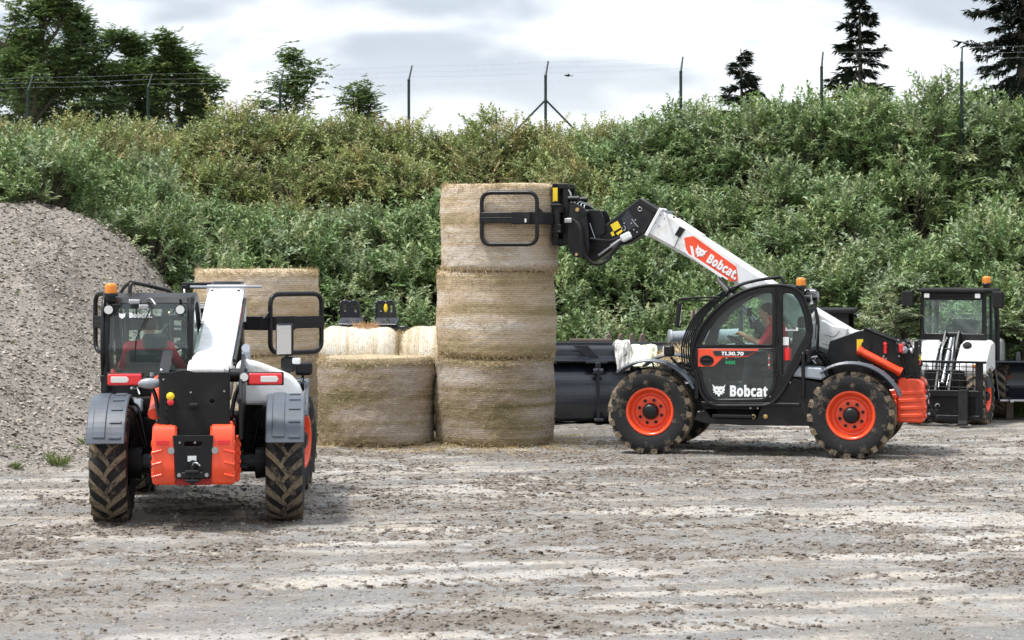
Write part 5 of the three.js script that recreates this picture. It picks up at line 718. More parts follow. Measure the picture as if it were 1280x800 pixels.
// ---------------------------------------------------------------- dark cabbed skid loader behind the raised-boom telehandler
{
  const o = thing('skid_loader', 'dark skid loader cab showing behind the white boom foot', 'loader', [5.2, -0.10, -36.3], Math.PI * 1.0 - 0.25);
  let b = new MB(); b.box(2.3, 0.7, 0.85, -0.1, 0.75, 0, 0.08); b.build('body', M.black, o);
  for (const [x, z] of [[0.6, -0.65], [0.6, 0.65], [-0.65, -0.65], [-0.65, 0.65]]) wheel(o, x, 0.455, z, 0.1, 0, midTyre, midRim, M.orange);
  b = new MB(); for (const z of [-0.45, 0.45]) { b.poly([[0.66, 1.05], [0.60, 1.86], [-0.62, 1.86], [-0.66, 1.05]], z - 0.025, z + 0.025, 0.008, [round2([[0.52, 1.36], [0.50, 1.74], [-0.20, 1.74], [-0.50, 1.36]], 0.05, 3)]); } b.box(1.36, 0.09, 1.0, -0.02, 1.89, 0, 0.03).box(0.05, 0.5, 0.9, -0.64, 1.3, 0, 0.02); const cab = b.build('cab', M.matte, o);
  for (const z of [-0.45, 0.45]) { const m = new MB(); m.add(new THREE.ShapeGeometry(shapeOf(round2([[0.53, 1.35], [0.51, 1.75], [-0.20, 1.75], [-0.51, 1.35]], 0.05, 3))), new THREE.Matrix4().makeTranslation(0, 0, z)); m.build('side_window', M.greyglass, cab); }
  b = new MB(); b.box(0.06, 0.06, 0.80, -0.72, 1.82, 0, 0.02); const lb = b.build('light_bar', M.black, cab); for (let k = 0; k < 6; k++) { b = new MB(); b.box(0.02, 0.04, 0.09, -0.76, 1.82, -0.3 + k * 0.12, 0.008); b.build('lamp', M.clearlens, lb); }
  for (const z of [-0.62, 0.62]) { b = new MB(); b.poly(round2([[-1.0, 1.30], [-1.0, 1.05], [0.4, 0.92], [1.1, 0.35], [1.25, 0.40], [0.55, 1.08]], 0.06), z - 0.06, z + 0.06, 0.015); b.build('lift_arm', M.white, o); }
}
// ---------------------------------------------------------------- drivers
function sdfMesh(res, size, center, fn) {                    // marching cubes on minus the distance
  const mc = new MarchingCubes(res, new THREE.MeshBasicMaterial(), false, false, 200000); mc.isolation = 0; const f = mc.field, h = res / 2;
  for (let k = 0; k < res; k++) for (let j = 0; j < res; j++) for (let i = 0; i < res; i++) f[i + j * res + k * res * res] = -fn(center[0] + (i - h) / h * size, center[1] + (j - h) / h * size, center[2] + (k - h) / h * size);
  mc.update(); const n = mc.count, g = new THREE.BufferGeometry(), p = new Float32Array(n * 3);
  for (let i = 0; i < n * 3; i++) p[i] = mc.positionArray[i] * size + center[i % 3];
  g.setAttribute('position', new THREE.BufferAttribute(p, 3)); g.setAttribute('normal', new THREE.BufferAttribute(mc.normalArray.slice(0, n * 3), 3)); return g;
}
const smin = (a, b, k) => { const h = clamp(0.5 + 0.5 * (b - a) / k); return mix(b, a, h) - k * h * (1 - h); };
function cap(x, y, z, A, B, ra, rb) { const bx = B[0] - A[0], by = B[1] - A[1], bz = B[2] - A[2], px = x - A[0], py = y - A[1], pz = z - A[2], t = clamp((px * bx + py * by + pz * bz) / (bx * bx + by * by + bz * bz)); return Math.hypot(px - bx * t, py - by * t, pz - bz * t) - mix(ra, rb, t); }
function driver(label, at, turn, J, shirt) {                 // local: x forward, y up, z to the person's right; origin at the seat
  const o = thing('person', label, 'person', at, turn);
  const fld = (x, y, z) => {
    let d = cap(x, y, z, J.hip, J.waist, 0.14, 0.13); d = smin(d, cap(x, y, z, J.waist, J.chest, 0.13, 0.15), 0.06);
    for (const s of [-1, 1]) { const q = (p) => [p[0], p[1], p[2] * s], a = s < 0 ? J.armL : J.armR; const sh = q(J.shoulder); d = smin(d, cap(x, y, z, [J.chest[0], J.chest[1] + 0.05, 0], sh, 0.10, 0.075), 0.05); d = smin(d, cap(x, y, z, sh, a[0], 0.066, 0.05), 0.03); d = smin(d, cap(x, y, z, a[0], a[1], 0.046, 0.032), 0.02); d = smin(d, cap(x, y, z, [J.hip[0], J.hip[1] - 0.01, s * 0.09], q(J.knee), 0.10, 0.07), 0.05); d = smin(d, cap(x, y, z, q(J.knee), q(J.foot), 0.065, 0.045), 0.03); d = smin(d, cap(x, y, z, q(J.foot), [J.foot[0] + 0.16, J.foot[1] - 0.05, s * J.foot[2]], 0.05, 0.04), 0.02); }
    return smin(d, cap(x, y, z, [J.chest[0], J.chest[1] + 0.12, 0], J.head, 0.06, 0.055), 0.04);
  };
  const body = clean(sdfMesh(84, 0.72, [0.28, 0.12, 0], fld));
  const H = J.head, hf = (x, y, z) => { x -= H[0]; y -= H[1]; z -= H[2]; const e = (dx, dy, dz, rx, ry, rz) => { const q = Math.hypot((x - dx) / rx, (y - dy) / ry, (z - dz) / rz); return (q - 1) * Math.min(rx, ry, rz); }; let d = e(-0.01, 0.08, 0, 0.095, 0.10, 0.076); d = smin(d, e(0.03, 0.015, 0, 0.062, 0.075, 0.055), 0.03); d = smin(d, e(0.095, 0.035, 0, 0.022, 0.03, 0.014), 0.012); for (const s of [-1, 1]) { d = smin(d, e(-0.01, 0.04, s * 0.078, 0.018, 0.03, 0.010), 0.006); d = Math.max(d, -e(0.092, 0.062, s * 0.032, 0.014, 0.010, 0.016)); } d = Math.max(d, -e(0.098, -0.015, 0, 0.012, 0.004, 0.022)); return smin(d, cap(x, y, z, [-0.03, -0.10, 0], [-0.01, 0, 0], 0.055, 0.052), 0.02); };
  const head = clean(sdfMesh(64, 0.20, [H[0], H[1] + 0.03, H[2]], hf));
  const hands = []; for (const [a, s] of [[J.armL, -1], [J.armR, 1]]) { const w = V(...a[1]), d = w.clone().sub(V(...a[0])).normalize(), up = V(0, 1, 0).addScaledVector(d, -d.y).normalize(), sd = d.clone().cross(up).normalize(); const at2 = (f, u, q) => w.clone().addScaledVector(d, f).addScaledVector(up, u).addScaledVector(sd, q).toArray(); const bones = [[at2(0, 0, 0), at2(0.07, 0, 0), 0.03, 0.034]]; [[-0.033, 0.072], [-0.011, 0.082], [0.011, 0.078], [0.032, 0.062]].forEach(([q, L]) => { bones.push([at2(0.07, 0.005, q), at2(0.07 + L * 0.5, 0.0, q * 1.1), 0.010, 0.009], [at2(0.07 + L * 0.5, 0, q * 1.1), at2(0.07 + L * 0.62, -0.035, q * 1.05), 0.009, 0.008]); }); bones.push([at2(0.02, 0, -s * 0.03), at2(0.07, -0.02, -s * 0.055), 0.012, 0.010], [at2(0.07, -0.02, -s * 0.055), at2(0.095, -0.04, -s * 0.04), 0.010, 0.008]); hands.push(clean(sdfMesh(56, 0.12, at2(0.06, -0.01, 0), (x, y, z) => { let q = 9; bones.forEach(([A, B, r1, r2], i) => { const e = cap(x, y, z, A, B, r1, r2); q = i < 1 ? e : Math.min(q, smin(q, e, 0.004)); }); return q; }))); }
  const g = mergeGeometries([body, head, ...hands]), p = g.attributes.position, col = new Float32Array(p.count * 3), nb = body.attributes.position.count;
  for (let i = 0; i < p.count; i++) { const x = p.getX(i), y = p.getY(i), z = p.getZ(i); let c = [0.42, 0.235, 0.16]; if (i < nb) { const arm = Math.min(cap(x, y, z, J.armL[0], J.armL[1], 0.03, 0.03), cap(x, y, z, J.armR[0], J.armR[1], 0.03, 0.03)); if (y > J.chest[1] + 0.15 && Math.hypot(x - J.chest[0], z) < 0.085) c = c; else if (arm < 0.022) c = c; else if (y < J.waist[1] - 0.05 || x > 0.16 && y < J.waist[1] + 0.05 && arm > 0.06) c = [0.03, 0.032, 0.04]; else c = shirt; } col.set(c, i * 3); }
  g.setAttribute('color', new THREE.BufferAttribute(col, 3)); const m = new THREE.Mesh(meshUV(g), std({ vertexColors: true, roughness: 0.85 })); m.name = 'body'; o.add(m);
  const hair = clean(sdfMesh(48, 0.16, [H[0] - 0.01, H[1] + 0.09, H[2]], (x, y, z) => { x -= H[0]; y -= H[1]; z -= H[2]; const q = (Math.hypot((x + 0.018) / 0.100, (y - 0.088) / 0.103, z / 0.083) - 1) * 0.083; return Math.max(q, (x - 0.055) * 0.7 - (y - 0.10) * 0.7, -(y - 0.035) + x * 0.3) + (vnoise(x * 90 + 50, y * 90 + z * 60 + 50, 4) - 0.5) * 0.006; }));
  const hm = new THREE.Mesh(meshUV(hair), std({ color: C(0.045, 0.028, 0.018), roughness: 0.8 })); hm.name = 'hair'; o.add(hm);
  const collar = new MB(); collar.add(new THREE.TorusGeometry(0.07, 0.018, 8, 20), new THREE.Matrix4().makeRotationX(Math.PI / 2).setPosition(J.chest[0] + 0.005, J.chest[1] + 0.145, 0)); collar.build('collar', std({ color: C(...shirt), roughness: 0.9 }), o);
  return o;
}
const red = [0.50, 0.018, 0.03];
function seatOf(mach, x, y, z) { return mach.localToWorld(V(x, y, z)); }
scene.updateMatrixWorld(true);
{
  const p = seatOf(left, -0.40, 1.24, -0.60);
  driver('driver in a red shirt with short dark hair, seated with back turned', p.toArray(), left.rotation.y, { hip: [-0.02, 0.13, 0], waist: [-0.05, 0.25, 0], chest: [-0.05, 0.44, 0], shoulder: [-0.04, 0.50, 0.20], head: [0.0, 0.68, 0], knee: [0.40, 0.10, 0.14], foot: [0.50, -0.32, 0.14], armL: [[0.16, 0.30, -0.30], [0.42, 0.30, -0.20]], armR: [[0.14, 0.28, 0.33], [0.36, 0.26, 0.34]] }, red);
  const q = seatOf(right, -0.38, 1.24, -0.60);
  driver('driver leaning forward over the wheel, bare forearm reaching ahead', q.toArray(), right.rotation.y, { hip: [-0.02, 0.13, 0], waist: [0.0, 0.25, 0], chest: [0.07, 0.43, 0], shoulder: [0.09, 0.49, 0.20], head: [0.20, 0.66, -0.02], knee: [0.40, 0.10, 0.16], foot: [0.50, -0.32, 0.14], armL: [[0.24, 0.29, -0.30], [0.48, 0.40, -0.20]], armR: [[0.22, 0.26, 0.32], [0.40, 0.30, 0.32]] }, red);
}
// ---------------------------------------------------------------- foliage
class Leaves {
  constructor() { this.p = []; this.c = []; this.i = []; }
  leaf(at, dir, up, L, w, col) {                             // two faces folded along the rib
    const s = dir.clone().cross(up).normalize(), n = s.clone().cross(dir).normalize(), m = at.clone().addScaledVector(dir, L * 0.45), k = this.p.length / 3;
    const l = m.clone().addScaledVector(s, w).addScaledVector(n, w * 0.45), r = m.clone().addScaledVector(s, -w).addScaledVector(n, w * 0.45), t = at.clone().addScaledVector(dir, L).addScaledVector(n, -L * 0.10);
    for (const q of [at, l, t, at, t, r]) this.p.push(q.x, q.y, q.z); for (let j = 0; j < 6; j++) this.c.push(...col);
  }
  geo() { const g = new THREE.BufferGeometry(); g.setAttribute('position', new THREE.Float32BufferAttribute(this.p, 3)); g.setAttribute('color', new THREE.Float32BufferAttribute(this.c, 3)); g.computeVertexNormals(); return g; }
}
const leafMat = phys({ vertexColors: true, roughness: 0.55, transmission: 0.42, thickness: 0, specularIntensity: 0.6 });
const bark = std({ map: tex(256, 256, (i, j) => { const a = fbm(i / 256 * 24, j / 256 * 6, 4, 401, 24, 6); return lin(0.06 + 0.09 * a, 0.05 + 0.07 * a, 0.04 + 0.05 * a); }), roughness: 0.95 });
const vary = (R, base, v) => { const k = 1 + (R() - 0.5) * 2 * v, h = (R() - 0.5) * v * 0.6; return [base[0] * k * (1 + h), base[1] * k, base[2] * k * (1 - h)]; };
function shrubProto(seed, pal, o) {                          // clumps of short leafy shoots spread over and through a dome
  const R = rng(seed), Lf = new Leaves(), st = new MB(), up = V(0, 1, 0);
  for (let c = 0; c < o.clumps; c++) {
    const az = c * 2.39996 + R() * 0.6, el = Math.asin(clamp((c + 0.5) / o.clumps * 1.02 + (R() - 0.5) * 0.12, 0.02, 1)), q = 0.70 + 0.30 * Math.sqrt(R()), cr = 0.30 + 0.16 * R();
    const ctr = V(Math.cos(az) * Math.cos(el) * o.rx * q * 0.82, 0.20 + Math.sin(el) * o.h * q * 0.80, Math.sin(az) * Math.cos(el) * o.rx * q * 0.82), tone0 = vary(R, pal[Math.floor(R() * pal.length)], 0.14);
    const grow = ctr.clone().sub(V(0, 0.25, 0)).normalize().add(V(0, 0.55, 0)).normalize();
    for (let k = 0; k < o.shoots; k++) {
      const rv = V(R() - 0.5, R() - 0.5, R() - 0.5).normalize(), dir = rv.addScaledVector(grow, 0.85 + 0.5 * R()).normalize(), L = cr * (0.8 + 0.75 * R()) * o.len, base = ctr.clone().add(V(R() - 0.5, R() - 0.7, R() - 0.5).multiplyScalar(cr * 0.9)), tip = base.clone().addScaledVector(dir, L);
      const tone = vary(R, tone0, 0.14), n = Math.round(o.leaves * (0.7 + 0.6 * R()));
      for (let i = 0; i < n; i++) {
        const t = 0.08 + 0.92 * i / n, at = base.clone().lerp(tip, t), an = i * 2.4 + R(), sv = V(Math.cos(an), 0.1, Math.sin(an)); sv.addScaledVector(dir, -sv.dot(dir)).normalize();
        const d = sv.multiplyScalar(0.8 + 0.3 * R()).addScaledVector(dir, 0.45 + 0.6 * t).normalize(); Lf.leaf(at, d, up.clone().addScaledVector(dir, 0.3), o.leaf * (0.7 + 0.6 * R()), o.leaf * o.wide * (0.8 + 0.4 * R()), vary(R, tone, 0.22));
      }
    }
    st.add(sweep([V((R() - 0.5) * 0.2, -0.15, (R() - 0.5) * 0.2), ctr.clone().multiplyScalar(0.55).add(V(0, 0.05, 0)), ctr, ctr.clone().addScaledVector(grow, cr)], (t) => mix(0.022, 0.004, t), 5));
  }
  return [Lf.geo(), st.geo()];
}
const willow = [[0.26, 0.345, 0.15], [0.31, 0.39, 0.19], [0.21, 0.295, 0.115], [0.38, 0.44, 0.26]], brush = [[0.32, 0.365, 0.145], [0.37, 0.40, 0.17], [0.26, 0.315, 0.12], [0.39, 0.36, 0.175]], fresh = [[0.28, 0.37, 0.12], [0.235, 0.33, 0.10], [0.33, 0.40, 0.16]];
const kinds = {
  willow: [1, 2, 3].map((s) => shrubProto(500 + s, willow, { clumps: 32, shoots: 10, leaves: 15, rx: 1.12, h: 1.45, len: 0.95, leaf: 0.110, wide: 0.27 })),
  brush: [1, 2, 3].map((s) => shrubProto(520 + s, brush, { clumps: 34, shoots: 10, leaves: 16, rx: 1.08, h: 1.32, len: 0.95, leaf: 0.094, wide: 0.24 })),
  fresh: [1, 2].map((s) => shrubProto(540 + s, fresh, { clumps: 30, shoots: 10, leaves: 16, rx: 1.05, h: 1.4, len: 1.1, leaf: 0.102, wide: 0.26 })),
};
const shrubText = { willow: ['grey-green willow shrub', 'grey-green willow shrubs on the bank'], brush: ['fine-leaved yellowish shrub', 'yellowish shrubs of the upper hedge row'], fresh: ['bright green upright shrub', 'bright green shrubs along the bank top'] };
function shrubPlace(x, d) {
  const px = 640 + x * FOCAL / d, low = d < 39.4, top = d > 44.2;
  const where = px < -20 ? 'past the far end of the gravel heap' : px < 140 ? 'above the gravel heap' : px < 300 ? 'behind the gravel heap end' : px < 420 ? 'behind the two-high bale stack' : px < 545 ? 'behind the whitish lying bales' : px < 700 ? 'behind the tallest bale stack' : px < 860 ? 'behind the boom head' : px < 1000 ? 'behind the decalled boom' : px < 1120 ? 'behind the boom tower' : px < 1255 ? 'behind the compact loader' : 'past the toothed bucket';
  return (low ? 'at the bank foot ' : top ? 'on the bank top ' : 'halfway up the bank ') + where;
}
function shrub(kind, x, d, y, s, hs, turn, v) {
  const o = thing('shrub', shrubText[kind][0] + ' ' + shrubPlace(x, d), 'shrub', [x, y, -d], turn, shrubText[kind][1] + ' ' + shrubPlace(x, d)); o.scale.set(s, s * hs, s);
  const [lf, st] = kinds[kind][v % kinds[kind].length]; const a = new THREE.Mesh(lf, leafMat); a.name = 'foliage'; const b = new THREE.Mesh(st, bark); b.name = 'stems'; o.add(a, b); return o;
}
{
  const R = rng(606); let n = 0;
  const bankY = (x, d) => bankH(x, d) - 0.12;
  for (const [d0, sp, s0, hs] of [[37.3, 1.15, 0.95, 1.0], [38.8, 1.1, 1.0, 1.1], [40.2, 1.15, 1.02, 0.92], [41.8, 1.25, 0.98, 0.92], [43.4, 1.3, 1.0, 0.95]]) {
    for (let x = -17.5; x < 16.5; x += sp * (0.8 + 0.4 * R())) {
      const d = d0 + (R() - 0.5) * 1.0;  if (Math.abs(x) > d * 0.2424 + 6) continue; const y = bankY(x, d), s = s0 * (0.85 + 0.35 * R()) * (x < 1.2 && d0 === 41.8 ? 0.72 : 1);
      if (d < 40 && x < -7.0 && R() < 0.3) continue;
      shrub(x < 1.5 && d0 > 41 ? 'brush' : 'willow', x, d, y, s, hs * (0.9 + 0.2 * R()), R() * 6.28, n++);
    }
  }
  for (const [d0, kindL, kindR, hs] of [[45.0, 'brush', 'willow', 1.0], [46.4, 'brush', 'fresh', 0.95]]) for (let x = -18.5; x < 17; x += 1.15 * (0.8 + 0.4 * R())) { const d = d0 - Math.max(0, x) * 0.25 + (R() - 0.5) * 0.6; if (Math.abs(x) > d * 0.2424 + 6) continue; const hr = x > 3.4 ? 1.0 : x < -1 ? 0.80 : 0.82; shrub(x < 2.5 ? kindL : kindR, x, d, bankH(x, Math.max(d, 45)) - 0.12, 0.9 + 0.3 * R(), hs * hr * (0.92 + 0.2 * R()), R() * 6.28, n++); }
}
// ---------------------------------------------------------------- trees
function broadleaf(name, label, group, x, d, y, H, spread, seed, dens, pal, leafL, clear = 0.25) {
  const o = thing(name, label, 'tree', [x, y, -d], 0, group), R = rng(seed), tr = new MB(), Lf = new Leaves(), up = V(0, 1, 0); const limbs = [];
  const grow = (p, dir, L, r, lvl) => {
    const pts = [p.clone()], n = 4; let q = p.clone(), dd = dir.clone(); for (let i = 0; i < n; i++) { dd.add(V((R() - 0.5) * 0.35, 0.08 + (lvl ? 0.05 : 0), (R() - 0.5) * 0.35)).normalize(); q = q.clone().addScaledVector(dd, L / n); pts.push(q); }
    tr.add(sweep(pts, (t) => mix(r, r * 0.45, t), lvl > 1 ? 4 : 7));
    if (lvl < 3) { const k = lvl === 0 ? Math.round(9 * dens + 4) : 4 + Math.floor(R() * 2); for (let i = 0; i < k; i++) { const t = lvl === 0 ? clear + (1 - clear) * (i + R()) / k : 0.3 + 0.7 * R(), f = t * n, a = pts[Math.min(n - 1, Math.floor(f))].clone().lerp(pts[Math.min(n, Math.floor(f) + 1)], f % 1), az = R() * 6.28, b = V(Math.cos(az), 0.15 + R() * 0.7, Math.sin(az)).normalize(); const ll = lvl === 0 ? spread * (1.12 - 0.75 * Math.pow(t, 2.2)) * (0.7 + 0.5 * R()) : L * (0.42 + 0.25 * R()); grow(a, b.lerp(dd, 0.25).normalize(), ll, r * 0.42, lvl + 1); } }
    if (lvl >= 2) for (let i = 0; i < (lvl > 2 ? 7 : 5) * dens + 2; i++) { const a = pts[1 + Math.floor(R() * n)].clone().add(V(R() - 0.5, R() - 0.5, R() - 0.5).multiplyScalar(0.25)); const az = R() * 6.28, dv = V(Math.cos(az), (R() - 0.35) * 0.9, Math.sin(az)).normalize(), tone = vary(R, pal[Math.floor(R() * pal.length)], 0.2); const stem = a.clone().addScaledVector(dv, leafL * 0.4); for (let j = 0; j < 7; j++) { const s = V(dv.z, 0.15, -dv.x).multiplyScalar(j % 2 ? 1 : -1), ld = s.addScaledVector(dv, 0.6).add(V(0, -0.15, 0)).normalize(); Lf.leaf(stem.clone().addScaledVector(dv, leafL * 0.32 * Math.floor(j / 2)), j === 6 ? dv : ld, up, leafL * (0.75 + 0.4 * R()), leafL * 0.19, vary(R, tone, 0.12)); } }
  };
  grow(V(0, -0.2, 0), V((R() - 0.5) * 0.15, 1, (R() - 0.5) * 0.15).normalize(), H * 0.86, H * 0.018 + 0.02, 0);
  tr.build('trunk', bark, o); const m = new THREE.Mesh(Lf.geo(), leafMat); m.name = 'crown'; o.add(m); return o;
}
const darkTree = [[0.16, 0.23, 0.085], [0.19, 0.265, 0.10], [0.22, 0.30, 0.115]], midTree = [[0.13, 0.20, 0.06], [0.16, 0.23, 0.07], [0.19, 0.26, 0.085]];
const treeX = (px, d) => (px - 640) * d / FOCAL;
for (const [px, d, H, sp, seed, dens, pal, txt] of [
  [22, 52, 6.6, 1.45, 701, 0.95, darkTree, 'tallest dark broadleaf tree behind the left end of the fence'],
  [112, 53, 4.9, 1.5, 713, 0.9, darkTree, 'dark spreading tree between the first two fence posts'],
  [176, 54, 4.3, 1.1, 727, 0.8, darkTree, 'narrow dark tree right behind a fence post'],
  [232, 53, 3.9, 1.25, 733, 0.9, midTree, 'rounded mid-green tree ending the dark tree group'],
  [60, 56, 4.2, 1.6, 741, 0.9, darkTree, 'low dark tree filling the gap behind the tallest tree']]) broadleaf('broadleaf_tree', txt, 'broadleaf trees behind the fence', treeX(px, d), d, 4.4, H, sp, seed, dens, pal, 0.15, 0.12);
broadleaf('sapling', 'sparse sapling with a round crown behind a fence post', 'thin saplings behind the fence', treeX(360, 51), 51, 4.4, 3.25, 1.15, 757, 0.22, midTree, 0.14, 0.35);
broadleaf('sapling', 'smallest sparse sapling standing alone past the round-crowned one', 'thin saplings behind the fence', treeX(454, 51), 51, 4.4, 2.6, 1.0, 761, 0.14, midTree, 0.13, 0.4);
function conifer(label, x, d, y, H, spread, seed, drop) {
  const o = thing('conifer', label, 'tree', [x, y, -d], 0, 'dark conifers behind the bank'), R = rng(seed), tr = new MB(), Lf = new Leaves(), up = V(0, 1, 0);
  tr.add(sweep([V(0, -0.3, 0), V(0.03, H * 0.5, 0.02), V(0, H, 0)], (t) => mix(H * 0.016 + 0.03, 0.01, t), 8)); const col = [[0.016, 0.028, 0.014], [0.022, 0.036, 0.018], [0.03, 0.045, 0.022]];
  for (let h = H * 0.10; h < H * 0.985; h += 0.07 + 0.06 * R()) { const f = 1 - h / H, k = 2 + Math.floor(R() * 2); for (let i = 0; i < k; i++) { const az = R() * 6.28, L = spread * (Math.pow(f, 0.8) + 0.06) * (0.55 + 0.6 * R()), dir = V(Math.cos(az), 0.35 * (R() - 0.2) - drop * f, Math.sin(az)).normalize(), a = V(0, h, 0), pts = []; for (let q = 0; q <= 5; q++) pts.push(a.clone().addScaledVector(dir, L * q / 5).add(V(0, -drop * 0.25 * L * Math.sin(q / 5 * 2.2) + 0.10 * L * (q / 5) * (q / 5), 0))); tr.add(sweep(pts, (t) => mix(0.02 + 0.012 * f, 0.004, t), 4));
    const nn = Math.round(L * 46 + 8); for (let q = 0; q < nn; q++) { const t = 0.12 + 0.88 * R(), p = pts[Math.min(4, Math.floor(t * 5))].clone().lerp(pts[Math.min(5, Math.floor(t * 5) + 1)], (t * 5) % 1), sv = V(dir.z, -0.35 + R() * 0.5, -dir.x).multiplyScalar(R() < 0.5 ? 1 : -1); sv.y = -0.55 + R() * 0.9; const dv = sv.addScaledVector(dir, 0.5 + R() * 0.4).normalize(), tone = vary(R, col[Math.floor(R() * 3)], 0.2); for (let e = 0; e < 3; e++) Lf.leaf(p.clone().addScaledVector(dv, e * 0.05), dv.clone().add(V((R() - 0.5) * 0.7, (R() - 0.5) * 0.5, (R() - 0.5) * 0.7)).normalize(), up, 0.16 + 0.09 * R(), 0.024, tone); } } }
  tr.build('trunk', bark, o); const m = new THREE.Mesh(Lf.geo(), leafMat); m.name = 'crown'; o.add(m); return o;
}
conifer('short conifer top poking up just above the bank shrubs', treeX(926, 50), 50, 4.4, 3.25, 0.9, 801, 0.35);
conifer('ragged tall conifer standing alone between two fence posts', treeX(1074, 50), 50, 4.4, 4.75, 1.15, 811, 0.55);
conifer('largest conifer, its hanging branches beyond the last fence post', treeX(1276, 50), 50, 4.2, 8.2, 2.0, 823, 0.75);
// pale young bush in front of the thicket
broadleaf('young_bush', 'pale-leaved young bush growing beside the compact loader', null, treeX(1146, 35.9), 35.9, -0.05, 2.8, 0.8, 841, 0.12, [[0.30, 0.36, 0.20], [0.36, 0.41, 0.26], [0.24, 0.32, 0.14]], 0.12, 0.3);
broadleaf('young_bush', 'broad-leaved pale bush at the yard edge behind the toothed bucket', null, treeX(1272, 36.9), 36.9, -0.05, 2.1, 0.8, 853, 0.2, [[0.26, 0.33, 0.16], [0.32, 0.38, 0.22]], 0.12, 0.12);
// ---------------------------------------------------------------- fence on the bank
{
  const green = std({ color: C(0.008, 0.024, 0.02), roughness: 0.6 }), wire = std({ color: C(0.22, 0.24, 0.25), metalness: 0.6, roughness: 0.5 });
  const o = thing('security_fence', 'dark green wire fence with angled barbed arms along the bank top', 'fence', [0, 4.45, 0]);
  const posts = [-118, 35, 185, 350, 511, 682, 851, 1027, 1202, 1385].map((px) => { const d = 49 - (px - 35) / 1167 * 7; return [(px - 640) * d / FOCAL, -d]; });
  const arm = (t) => V(0.06 * t, 2.12 + 0.34 * t, -0.22 * t);
  for (const [x, z] of posts) { let b = new MB(); b.cyl([x, -0.3, z], [x, 2.13, z], 0.032, 0.032, 10).ball(0.035, [x, 2.13, z]); const p = b.build('post', green, o); b = new MB(); const e = arm(1); b.cyl([x, 2.12, z], [x + e.x, e.y, z + e.z], 0.022, 0.018, 8); b.build('arm', green, p); }
  { const [x, z] = posts[5]; for (const s of [-1, 1]) { const b = new MB(); b.cyl([x, 1.62, z], [x + s * 0.75, 0.85, z + 0.05], 0.022, 0.022, 8).cyl([x + s * 0.75, 0.85, z + 0.05], [x + s * 1.5, 0.0, z + 0.1], 0.022, 0.022, 8); b.build('brace', green, o); } }
  for (const t of [0.25, 0.6, 0.97]) for (let i = 0; i < posts.length - 1; i++) { const e = arm(t), [x0, z0] = posts[i], [x1, z1] = posts[i + 1], pts = []; for (let k = 0; k <= 6; k++) pts.push(V(mix(x0, x1, k / 6) + e.x, e.y - Math.sin(k / 6 * 3.14159) * 0.02, mix(z0, z1, k / 6) + e.z)); const b = new MB(); b.add(sweep(pts, 0.0018, 3)); const L = Math.hypot(x1 - x0, z1 - z0); for (let q = 0.1; q < L; q += 0.2) { const c = V(mix(x0, x1, q / L) + e.x, e.y - Math.sin(q / L * 3.14159) * 0.02, mix(z0, z1, q / L) + e.z); b.cyl([c.x - 0.012, c.y - 0.02, c.z], [c.x + 0.012, c.y + 0.02, c.z], 0.0012, 0.0012, 3); } b.build('barbed_wire', wire, o); }
  // chain link: one thin woven sheet of crossing wires
  const pos = []; for (let i = 0; i < posts.length - 1; i++) { const [x0, z0] = posts[i], [x1, z1] = posts[i + 1], L = Math.hypot(x1 - x0, z1 - z0), ux = (x1 - x0) / L, uz = (z1 - z0) / L, H = 2.05; for (let q = -H; q < L; q += 0.085) for (const s of [0, 1]) { let a0 = q, a1 = q + H, h0 = s ? H : 0, h1 = s ? 0 : H; if (a0 < 0) { h0 += (h1 - h0) * (-a0 / H); a0 = 0; } if (a1 > L) { const full = q; h1 = (s ? H : 0) + (s ? -1 : 1) * (L - full); a1 = L; } const w = 0.0008, P = (a, h, e) => [x0 + ux * a, h + e, z0 + uz * a + 0.003]; pos.push(...P(a0, h0, -w), ...P(a1, h1, -w), ...P(a1, h1, w), ...P(a0, h0, -w), ...P(a1, h1, w), ...P(a0, h0, w)); } }
  const g = new THREE.BufferGeometry(); g.setAttribute('position', new THREE.Float32BufferAttribute(pos, 3)); g.computeVertexNormals(); const m = new THREE.Mesh(g, green); m.name = 'chain_link'; m.userData.kind = 'stuff'; o.add(m);
}
// small bird in the sky
{ const b = new MB(); const x = (710 - 640) * 60 / FOCAL, y = EYE + (HORIZON - 94.5) * 60 / FOCAL; const o = thing('bird', 'tiny dark bird flying above the braced fence post', 'bird', [x, y, -60]); b.ball(0.035, [0, 0, 0], [2.0, 0.9, 0.9]).ball(0.022, [-0.08, 0.01, 0]).poly([[0.05, -0.01], [0.13, 0.01], [0.13, -0.02]], -0.012, 0.012, 0); b.build('body', std({ color: C(0.03, 0.028, 0.025), roughness: 0.9 }), o); for (const s of [-1, 1]) { const w = new MB(); w.poly(round2([[-0.03, 0], [0.04, 0], [0.05, 0.10], [0.02, 0.17], [-0.02, 0.09]], 0.02), -0.003, 0.003, 0); w.list.forEach((g) => g.applyMatrix4(new THREE.Matrix4().makeRotationX(s * 1.35))); w.build('wing', std({ color: C(0.03, 0.028, 0.025), roughness: 0.9 }), o); } }
